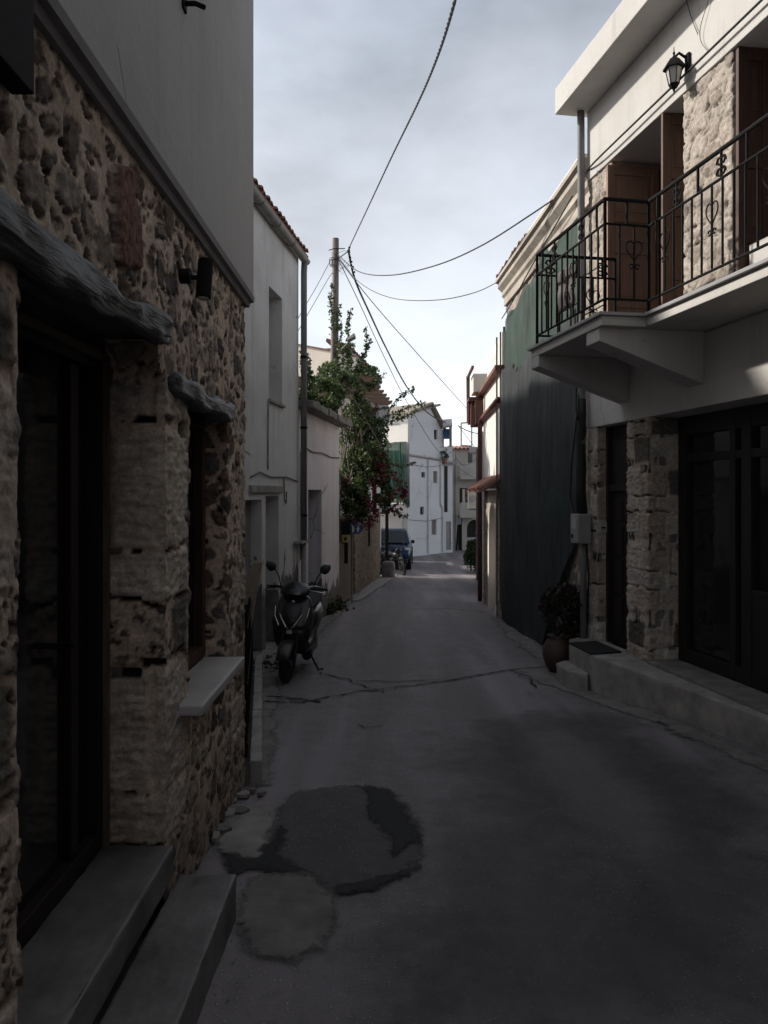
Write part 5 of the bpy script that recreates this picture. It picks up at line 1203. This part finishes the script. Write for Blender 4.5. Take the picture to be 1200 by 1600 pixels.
cable('overhead_cable', [px(712,715,46.6), px(722,726,46.4), px(735,724,46.3), px(745,716,46)], .014, M['cable'], 'short sagging cable across the upper far balcony')
cable('overhead_cable', [FR(2.4,.02,5.86), FR(2.25,.05,6.3), FR(2.35,.3,7.2)], .004, M['cable'], 'loose thin wire going up from beside the black lantern')
cable('overhead_cable', [FR(2.55,.02,5.62), FR(2.45,.03,5.86), FR(2.7,.05,6.3), FR(2.9,.3,7.2)], .003, M['cable'], 'second thin wire on the white wall, nearer than the lantern')

# =================================================================== pergola and bougainvillea
PG = thing('pergola', 'brown timber pergola with projecting rafters over the terrace', 'pergola', (-1,21,2.1))
for (x, y) in ((-.70,20.1),(-.55,22.0),(-.30,24.0)):
    MB().box((x-.07,y-.07,1.0 if y > 21 else .7),(x+.07,y+.07,4.26)).build('post', M['brown'], PG)
MB().prism([(-.92,19.0,4.2),(-.22,24.6,4.2),(-.32,24.6,4.2),(-1.02,19.0,4.2)], (0,0,.16)).build('beam', M['pergola'], PG)
MB().prism([(-2.75,19.0,4.2),(-2.2,24.6,4.2),(-2.3,24.6,4.2),(-2.85,19.0,4.2)], (0,0,.16)).build('beam', M['pergola'], PG)
for k in range(7):
    y = 19.2+k*.83; xe = -.28+.105*(y-19)
    MB().prism([(xe-3,y,4.37),(xe-.10,y,4.37),(xe,y,4.46),(xe,y,4.51),(xe-3,y,4.51)], (0,.09,0)).build('rafter', M['pergola'], PG)
for (x, y) in ((-.70,20.1),(-.55,22.0)): MB().tube([(x,y+.1,3.7),(x+.08,y+.7,4.22)], .035, 6).build('brace', M['pergola'], PG)
BV = thing('bougainvillea', 'big bougainvillea vine with dark red flowers hanging over the street', 'vine', (-.9,19.5,1.95))
def bl(u, v, ru, rv, Y, n, dep=None):
    c = px(u, v, Y); k = Y/1200; return blob(c, (ru*k, dep or ru*k*1.1, rv*k), n)
LP = [bl(505,612,38,22,18.3,3000), bl(545,610,28,32,19.5,2300,.8), bl(560,655,28,36,19.8,2400,.7), bl(590,672,18,20,19.8,700,.5),
      bl(485,625,22,14,17.3,1300), bl(565,720,32,48,19.3,3900,.6), bl(556,785,24,38,19.0,2900,.5), bl(592,735,18,38,19.2,1500,.4), bl(600,775,16,22,19.2,900,.4),
      bl(538,575,14,40,19.8,900,.3), bl(548,535,7,24,19.6,120,.15), bl(531,505,4,34,19.9,150,.12), bl(570,590,26,22,20,1300,.6), bl(480,585,8,36,17.8,420,.25), bl(547,500,5,22,19.7,140,.12), bl(540,700,14,60,19,1500,.5), bl(500,632,34,12,17.6,2200), bl(520,590,26,28,19,1500,.5), bl(552,745,22,60,19.6,2600,.5), bl(580,700,30,30,19.9,1800,.5), bl(490,600,18,20,18,900,.5)]
def twig(pixs, Y0, Y1, dens=.02, spread=.035):
    P = []; 
    for i in range(len(pixs)-1):
        (a,b),(c,d) = pixs[i], pixs[i+1]
        n = max(2, int(math.hypot(c-a,d-b)*.9))
        for k in range(n):
            t = k/n; tt = (i+t)/(len(pixs)-1); P.append(px(a+(c-a)*t, b+(d-b)*t, Y0+(Y1-Y0)*tt))
    return P
twigs = [twig([(585,640),(610,636),(625,620),(648,606)],19.8,19,), twig([(575,668),(610,648),(635,638),(664,628)],19.8,18.6), twig([(590,665),(612,658),(640,648),(650,641)],19.6,18.8),
         twig([(590,690),(608,724),(625,728),(648,724)],19.4,18.8), twig([(600,720),(620,752),(633,772),(634,790)],19.3,18.9), twig([(598,775),(612,795),(625,806),(638,807)],19.2,18.9), twig([(575,602),(595,592),(600,586)],20,19.8),
         twig([(560,570),(573,545),(572,512)],19.8,19.6), twig([(565,575),(570,555),(578,530)],19.8,19.6), twig([(545,540),(543,515),(548,482)],19.8,19.6), twig([(477,600),(472,570),(471,540)],17.8,17.7), twig([(520,445),(516,470),(521,520)],19.8,19.8), twig([(535,520),(529,540),(520,600)],19.9,19.8)]
tp = []
for P in twigs:
    for p in P:
        for _ in range(2): tp.append((p[0]+random.gauss(0,.035), p[1]+random.gauss(0,.05), p[2]+random.gauss(0,.035)))
LG_ = [(.085,.13,.045),(.12,.17,.065),(.05,.08,.03),(.16,.20,.09),(.03,.045,.02)]
allp = np.concatenate(LP+[np.array(tp)]); hi = allp[:,2] > 2.6
leaves('foliage', allp, .085, LG_, BV)
FLR = [bl(605,760,34,26,18.95,330,.35), bl(568,800,32,26,18.8,420,.3), bl(590,720,22,26,18.95,60,.3), bl(632,778,9,14,18.9,120,.15), bl(618,795,12,9,18.9,110,.15), bl(594,730,6,10,18.8,60,.1), bl(540,760,10,20,18.7,60,.1), bl(560,822,26,8,19.0,110,.25), bl(586,640,3,4,18.9,15,.1)]
leaves('blossoms', np.concatenate(FLR), .075, [(.15,.010,.035),(.24,.02,.06),(.09,.007,.018),(.11,.009,.024)], BV, droop=0)
sm = MB()
for P in twigs: sm.tube(P[::3]+[P[-1]], .008, 5)
for k in range(14):
    r = random.Random(k); x = -1.2+r.uniform(0,.9); y = 19+r.uniform(0,1.2); sm.tube([(x*.6-.5,y+.3,2.0),(x,y,2.8+r.uniform(-.3,.5)),(x+r.uniform(-.2,.5),y-.2,3.6+r.uniform(-.3,.5)),(x+r.uniform(-.2,.8),y-.4,2.6+r.uniform(-1.5,1))], .015, 5)
sm.tube([(-1.1,18.6,g(18)),(-1.1,18.8,1),(-1.0,19.0,2.4),(-.8,19.4,3.8)], .02, 6); sm.tube([(-.55,19.0,.9),(-.45,19.1,2),(-.6,19.3,3.4)], .012, 6)
sm.build('stems', M['oldwood'], BV)

# weeds at the wall foot, bush beside far right wall
def tuft(u, v, n, name, label, size=.10, h=.12, r=.14, cols=((.05,.06,.025),(.07,.08,.035),(.03,.035,.018))):
    x, y = G(u, v); z = float(gz(np.array(x),np.array(y))); t = thing(name, label, 'weed', (x,y,z))
    pts = np.array([(x+random.gauss(0,r), y+random.gauss(0,r*1.6), z+abs(random.gauss(0,h))) for _ in range(n)])
    leaves('leaves', pts, size, cols, t, droop=-.8)
tuft(505,958,500,'weed_clump','dark weed tuft at the corner of the low white house'); tuft(522,952,380,'weed_clump','second weed tuft just right of the low white house corner', r=.12)
tuft(412,1042,260,'dead_leaves','dry brown litter behind the scooter at the kerb', .05,.012,.16,((.07,.045,.035),(.04,.03,.024)))
tuft(655,862,260,'weed_clump','green weeds at the foot of the far white gabled house', .16,.12,.35)
BS = thing('bush', 'dark green bush growing beside the far right wall', 'bush', (3.75,33.5,g(33)))
pts = np.concatenate([blob((3.95,33.5,-1.3),(.5,.8,.55),2600), blob((3.85,33,-.7),(.3,.5,.5),1100), blob((3.7,33,-1.0),(.2,.4,.3),300), blob((4.1,33.3,-.4),(.22,.3,.35),300)])
leaves('foliage', pts, .11, [(.035,.06,.022),(.05,.08,.03),(.025,.04,.018)], BS)
MB().tube([(3.8,33.5,g(33)),(3.75,33.4,-1.0)], .04, 6).build('stem', M['oldwood'], BS)

# grit, crumbs and dry leaves gathered along the edges of the lane
db = MB(); rnd = random.Random(5)
def crumb(x, y, s_):
    z = float(gz(np.array(x),np.array(y)))+.006; v = [(x+s_*rnd.uniform(-1,1), y+s_*rnd.uniform(-1,1), z+s_*rnd.uniform(-.2,.9)) for _ in range(5)]
    db.add(v, [(0,1,2),(0,2,3),(0,3,4),(1,2,4),(2,3,4),(0,1,4)])
edges = [((412,1225),(425,1035)),((430,1030),(525,955)),((556,935),(620,893)),((790,965),(860,1035)),((900,1070),(1200,1190)),((350,1250),(385,1300)),((372,1390),(330,1560)),((412,1098),(480,1092))]
for a, b_ in edges:
    A_ = G(*a); B2_ = G(*b_); L_ = math.hypot(B2_[0]-A_[0], B2_[1]-A_[1])
    for _ in range(int(90+L_*34)):
        t = rnd.random(); crumb(A_[0]+(B2_[0]-A_[0])*t+rnd.gauss(0,.07), A_[1]+(B2_[1]-A_[1])*t+rnd.gauss(0,.09), rnd.choice((.004,.006,.008,.013)))
for _ in range(350): crumb(rnd.uniform(-.9,2.0), rnd.uniform(2.6,12), rnd.choice((.003,.004,.006)))
tag(db.build('grit', M['conc2'], None, fix=False), 'loose grit and crumbs along the edges of the lane', 'grit', kind='stuff')

# =================================================================== vehicles
def ring(cx, cy, cz, hx, hy, n=16, e=2.6, axis='z', rot=0):
    out = []
    for k in range(n):
        t = 2*math.pi*k/n; c = math.copysign(abs(math.cos(t))**(2/e), math.cos(t)); s = math.copysign(abs(math.sin(t))**(2/e), math.sin(t))
        if axis == 'z': out.append((cx+hx*c, cy+hy*s, cz))
        else: out.append((cx, cy+hx*c, cz+hy*s))
    return out
def scooter():
    r = thing('scooter', 'grey and black scooter parked facing the camera by the white house', 'scooter')
    for x, rad, wd in ((.64,.235,.062),(-.60,.225,.07)):
        w_ = MB().torus((x,0,rad),(0,1,0),rad-.055,.055,36,10); w_.build('wheel_tyre', M['rubber'], r, smooth=True)
        MB().torus((x,0,rad),(0,1,0),rad-.10,.018,30,8).disc((x,0,rad),(0,1,0),.05,.10).tube([(x-.11,0,rad+.07),(x+.11,0,rad-.07)],.014).tube([(x+.11,0,rad+.07),(x-.11,0,rad-.07)],.014).tube([(x,0,rad-.14),(x,0,rad+.14)],.014).build('wheel_rim', M['blackpl'], r)
    fk = MB()
    for s in (-1,1): fk.tube([(.64,s*.085,.235),(.55,s*.085,.60)], .02, 8)
    fk.build('fork', M['blackpl'], r)
    # front fender
    rg = []
    for k in range(9):
        a = R_(20+k*16); cx = .64+.262*math.cos(a); cz = .235+.262*math.sin(a); w = .088-.01*abs(k-4)/4
        ux, uz = math.cos(a), math.sin(a)
        rg.append([(cx+ux*.012*(1-abs(q)/.9 if False else 1), w*q, cz+uz*.012-0.02*q*q) for q in (-1,-.6,-.2,.2,.6,1)]+[(cx-ux*.004, w*q, cz-uz*.004-.02*q*q) for q in (1,.6,.2,-.2,-.6,-1)])
    MB().loft(rg).build('fender', M['grey_paint'], r, smooth=True)
    # front shield: lower black belly, then grey panels
    MB().loft([ring(.47,0,.34,.05,.16),ring(.47,0,.46,.09,.215),ring(.46,0,.58,.115,.235),ring(.45,0,.66,.12,.24)]).build('lower_apron', M['blackpl'], r, smooth=True, sub=1)
    MB().loft([ring(.475,0,.60,.11,.235),ring(.47,0,.66,.14,.255),ring(.43,0,.76,.14,.255),ring(.38,0,.87,.115,.225),ring(.34,0,.96,.075,.185),ring(.32,0,1.0,.05,.15)]).build('front_shield', M['grey_paint'], r, smooth=True, sub=1)
    MB().loft([ring(.515,0,.62,.09,.07,e=2),ring(.545,0,.70,.075,.115,e=2),ring(.50,0,.80,.07,.14,e=2.2),ring(.43,0,.90,.06,.13,e=2.2),ring(.38,0,.97,.05,.09,e=2)]).build('front_panel', M['blackpl'], r, smooth=True, sub=1)
    # V shaped headlight strips
    for s in (-1,1):
        MB().tube([(.625,s*.012,.625),(.622,s*.05,.66),(.60,s*.10,.735),(.575,s*.135,.80)], [.016,.015,.010,.006], 8).build('headlight', M['chrome'], r, smooth=True)
        MB().tube([(.585,s*.135,.66),(.56,s*.19,.76),(.50,s*.205,.87)], .007, 6).build('trim_strip', M['chrome'], r)
    MB().box((.60,-.035,.57),(.63,.035,.615)).build('lower_light', M['lampg'], r, bevel=.01)
    MB().disc((.46,0,.925),(1,0,.5),.018,.012).build('badge', M['chrome'], r)
    MB().loft([ring(.40,0,.985,.09,.16,e=2.4),ring(.38,0,1.03,.14,.20,e=2.4),ring(.33,0,1.09,.12,.165,e=2.4),ring(.27,0,1.14,.06,.10,e=2.2)]).build('handlebar_cover', M['blackpl'], r, smooth=True, sub=1)
    MB().loft([[(.52,-.09,1.02),(.52,.09,1.02),(.515,.09,1.02),(.515,-.09,1.02)],[(.44,-.10,1.09),(.44,.10,1.09),(.435,.10,1.09),(.435,-.10,1.09)],[(.38,-.05,1.15),(.38,.05,1.15),(.375,.05,1.15),(.375,-.05,1.15)]]).build('windscreen', M['glass'], r, smooth=False)
    for s in (-1,1):
        MB().tube([(.30,s*.15,1.06),(.27,s*.25,1.07),(.23,s*.36,1.06)], .017, 8).build('handlebar_grip', M['rubber'], r, smooth=True)
        MB().tube([(.33,s*.18,1.05),(.345,s*.28,1.04),(.33,s*.36,1.03)], .007, 6).build('brake_lever', M['chrome'], r)
        MB().tube([(.29,s*.20,1.08),(.28,s*.235,1.20),(.285,s*.295,1.29)], .007, 6).build('mirror_stem', M['black'], r)
        MB().loft([ring(.30,s*.33,1.255,.010,.02,12,2,'z'),ring(.30,s*.325,1.28,.018,.055,12,2.4,'z'),ring(.295,s*.335,1.325,.018,.068,12,2.4,'z'),ring(.29,s*.35,1.37,.012,.045,12,2.2,'z')]).build('mirror', M['blackpl'], r, smooth=True)
        MB().disc((.50,s*.215,.64),(1,s*.5,0),.02,.03).build('turn_signal', M['brown_m'], r)
    # floor, tunnel, rear body, seat
    MB().loft([ring(.42,0,.45,.17,.14,axis='x',e=3),ring(.25,0,.36,.19,.07,axis='x',e=4),ring(-.05,0,.36,.20,.07,axis='x',e=4),ring(-.2,0,.45,.19,.16,axis='x',e=3)]).build('floorboard', M['blackpl'], r, smooth=True)
    MB().loft([ring(-.05,0,.48,.13,.15,axis='x'),ring(-.2,0,.56,.19,.19,axis='x'),ring(-.5,0,.60,.20,.17,axis='x'),ring(-.8,0,.67,.15,.11,axis='x'),ring(-.95,0,.73,.06,.04,axis='x')]).build('rear_body', M['grey_paint'], r, smooth=True, sub=1)
    MB().loft([ring(-.0,0,.72,.09,.04,axis='x'),ring(-.15,0,.775,.14,.05,axis='x'),ring(-.45,0,.79,.16,.05,axis='x'),ring(-.75,0,.84,.13,.045,axis='x'),ring(-.88,0,.84,.08,.02,axis='x')]).build('seat', M['rubber'], r, smooth=True, sub=1)
    MB().tube([(-.3,-.20,.28),(-.5,-.21,.30),(-.85,-.20,.38)], [.03,.05,.055], 10).build('exhaust', M['blackpl'], r, smooth=True)
    MB().box((-.55,-.10,.18),(-.1,.14,.36)).build('engine', M['blackpl'], r, bevel=.03)
    MB().tube([(-.1,.10,.25),(-.02,.26,.02),(-.10,.30,.02)], .012, 6).build('stand', M['black'], r)
    MB().tube([(-.1,-.10,.25),(-.02,-.18,.02),(-.10,-.22,.02)], .012, 6).build('stand', M['black'], r)
    MB().tube([(-.66,-.17,.86),(-.9,-.13,.92),(-1.0,0,.93),(-.9,.13,.92),(-.66,.17,.86)], .012, 8).build('grab_rail', M['chrome'], r, smooth=True)
    return r
sc = scooter(); sx0, sy0 = G(445,1064); yaw = math.atan2(-1, -.10)
sc.location = (sx0+.08, sy0+.62, g(sy0+.4)); sc.rotation_euler = (R_(0), 0, yaw)
sc.rotation_euler = (R_(-3), 0, yaw)

def motorbike():
    r = thing('motorcycle', 'dark motorcycle parked in front of the blue car', 'motorcycle')
    for x in (.68,-.68):
        MB().torus((x,0,.30),(0,1,0),.25,.05,32,8).build('wheel_tyre', M['rubber'], r, smooth=True)
        MB().torus((x,0,.30),(0,1,0),.185,.014,26,6).disc((x,0,.30),(0,1,0),.04,.12).build('wheel_rim', M['darkmetal'], r)
        sp = MB()
        for k in range(6): a = math.pi*k/6; sp.tube([(x+.18*math.cos(a),0,.3+.18*math.sin(a)),(x-.18*math.cos(a),0,.3-.18*math.sin(a))], .006, 5)
        sp.build('spokes', M['darkmetal'], r)
    fk = MB()
    for s in (-1,1): fk.tube([(.70,s*.09,.30),(.50,s*.09,.95)], .022, 8)
    fk.build('fork', M['darkmetal'], r)
    MB().loft([ring(.52,0,.80,.09,.12,axis='x',e=2),ring(.62,0,.82,.08,.10,axis='x',e=2)]).build('headlight', M['darkmetal'], r, smooth=True)
    MB().loft([ring(.45,0,.95,.12,.11,axis='x'),ring(.57,0,.99,.13,.12,axis='x'),ring(.62,0,1.03,.09,.07,axis='x')]).build('front_fairing', M['blackpl'], r, smooth=True)
    MB().loft([ring(.42,0,.78,.07,.07,axis='x'),ring(.25,0,.82,.14,.12,axis='x'),ring(-.05,0,.78,.12,.10,axis='x'),ring(-.15,0,.75,.07,.05,axis='x')]).build('tank', M['blackpl'], r, smooth=True, sub=1)
    MB().loft([ring(-.08,0,.80,.10,.04,axis='x'),ring(-.4,0,.80,.13,.05,axis='x'),ring(-.8,0,.88,.08,.04,axis='x')]).build('seat', M['rubber'], r, smooth=True)
    MB().box((-.2,-.14,.22),(.25,.14,.62)).build('engine', M['black'], r, bevel=.04)
    MB().tube([(.42,-.36,1.02),(.47,-.15,1.06),(.47,.15,1.06),(.42,.36,1.02)], .015, 8).build('handlebar', M['black'], r, smooth=True)
    for s in (-1,1):
        MB().tube([(.45,s*.22,1.06),(.45,s*.27,1.22)], .006, 5).build('mirror_stem', M['black'], r)
        MB().loft([ring(.45,s*.29,1.20,.01,.03,10),ring(.45,s*.30,1.24,.015,.05,10),ring(.45,s*.30,1.28,.01,.03,10)]).build('mirror', M['blackpl'], r, smooth=True)
    MB().tube([(-.65,0,.3),(0,.0,.42)], .03, 6).tube([(.45,0,.85),(-.1,0,.60),(-.7,0,.8)], .03, 6).build('frame', M['black'], r)
    MB().box((.66,-.07,.66),(.67,.07,.76)).build('plate', M['greyp'], r)
    MB().tube([(.2,-.16,.3),(-.3,-.18,.28),(-.8,-.18,.36)], .035, 8).build('exhaust', M['darkmetal'], r, smooth=True)
    MB().tube([(0,.1,.3),(-.03,.3,.0)], .012, 6).build('stand', M['black'], r)
    return r
mk = motorbike(); mk.location = (.52,31.1,g(30.6)); mk.rotation_euler = (R_(9), 0, R_(-68))
def copy_tree(o, parent=None):
    c = o.copy(); COL.objects.link(c)
    if parent is not None: c.parent = parent
    for ch in list(o.children): copy_tree(ch, c)
    return c
mk2 = copy_tree(mk); mk2.location = (.02,31.6,g(31.4)); mk2.rotation_euler = (R_(8),0,R_(-105)); mk2['label'] = 'second dark motorcycle half hidden by the stone wall, left of the first'
mk['group'] = mk2['group'] = 'motorcycles parked by the blue car'
mk['label'] = 'dark motorcycle nearest the street, in front of the blue car'

def pickup():
    r = thing('parked_car', 'blue pickup truck parked facing the camera near the far houses', 'car')
    # stations along x (forward +x): half width, bottom, belt, top
    def sec(x, hw, zb_, zt_, e=3.2): return ring(x, 0, (zb_+zt_)/2, hw, (zt_-zb_)/2, 20, e, 'x')
    MB().loft([sec(2.55,.78,.50,.86),sec(2.48,.88,.42,1.02),sec(2.2,.92,.36,1.12),sec(1.2,.93,.34,1.18),sec(.6,.93,.32,1.17),sec(-1.0,.93,.32,1.17),sec(-2.4,.92,.36,1.17),sec(-2.6,.88,.42,1.12)]).build('body', M['blue_car'], r, smooth=True)
    def cab(z, x0, x1, hw): return [(x0,-hw,z),(x0,hw,z),(x1,hw,z),(x1,-hw,z)]
    cabm = MB().loft([cab(1.13,1.25,-1.15,.87),cab(1.30,1.02,-1.12,.85),cab(1.72,.38,-.95,.69),cab(1.79,.15,-.85,.62)]); cabm.build('cab', M['blue_car'], r, bevel=.04)
    ws_ = MB().quad((1.20,-.76,1.20),(1.20,.76,1.20),(.46,.63,1.70),(.46,-.63,1.70)); o = ws_.build('windscreen', M['glass'], r); o.location = (.035,0,.02)
    for s in (-1,1):
        MB().quad((1.0,s*.872,1.24),(.35,s*.722,1.68),(-.2,s*.722,1.68),(-.2,s*.868,1.24)).build('side_window', M['glass'], r)
        MB().quad((-.28,s*.868,1.24),(-.28,s*.722,1.68),(-.85,s*.722,1.66),(-1.05,s*.868,1.24)).build('side_window', M['glass'], r)
        for x in (1.65,-1.55):
            w = MB().tube([(x,s*.72,.37),(x,s*.76,.37),(x,s*.93,.37),(x,s*.95,.37)], [.30,.37,.37,.33], 24).build('wheel', M['rubber'], r)
            MB().disc((x,s*.955,.37),(0,1,0),.22,.02).build('wheel_rim', M['chrome'], w)
            MB().torus((x,s*.93,.42),(0,1,0),.42,.035,24,6).build('wheel_arch', M['blackpl'], r)
        MB().loft([ring(2.30,s*.74,.93,.10,.20,12,2.4),ring(2.33,s*.72,1.00,.08,.18,12,2.4),ring(2.2,s*.75,1.05,.05,.14,12,2.4)]).build('headlight', M['lampg'], r, smooth=True)
        MB().box((.85,s*.93,1.17),(1.0,s*1.10,1.33)).build('door_mirror', M['blackpl'], r, bevel=.03)
    MB().box((2.49,-.45,.72),(2.575,.45,.98)).build('grille', M['blackpl'], r, bevel=.02)
    MB().box((2.50,-.82,.36),(2.62,.82,.58)).build('bumper', M['blackpl'], r, bevel=.03)
    MB().box((2.62,-.26,.50),(2.635,.26,.61)).build('plate', M['acw'], r)
    MB().box((2.576,-.42,.84),(2.59,.42,.87)).build('grille_bar', M['chrome'], r)
    MB().box((-2.55,-.80,1.171),(-1.2,.80,1.19)).build('load_bed', M['blackpl'], r)
    MB().tube([(.30,-.45,1.80),(.32,-.45,1.84),(.0,-.5,2.02)], .006, 5).build('antenna', M['black'], r)
    return r
car = pickup(); car.location = (.40,37.2,-1.95); car.rotation_euler = (0,0,math.atan2(-1,-.06))

# added out-of-view blocks that shade the near end of the street
CP = thing('added_shade_block', 'unseen block added to shade the near end of the lane', 'house', (0,-3,0))
MB().box((.9,-12,3.3),(6,.6,9)).build('shade_block_upper', M['white_up'], CP)
MB().box((3.4,-12,-1),(8,1.0,9)).build('side_wall', M['darkwood'], CP)
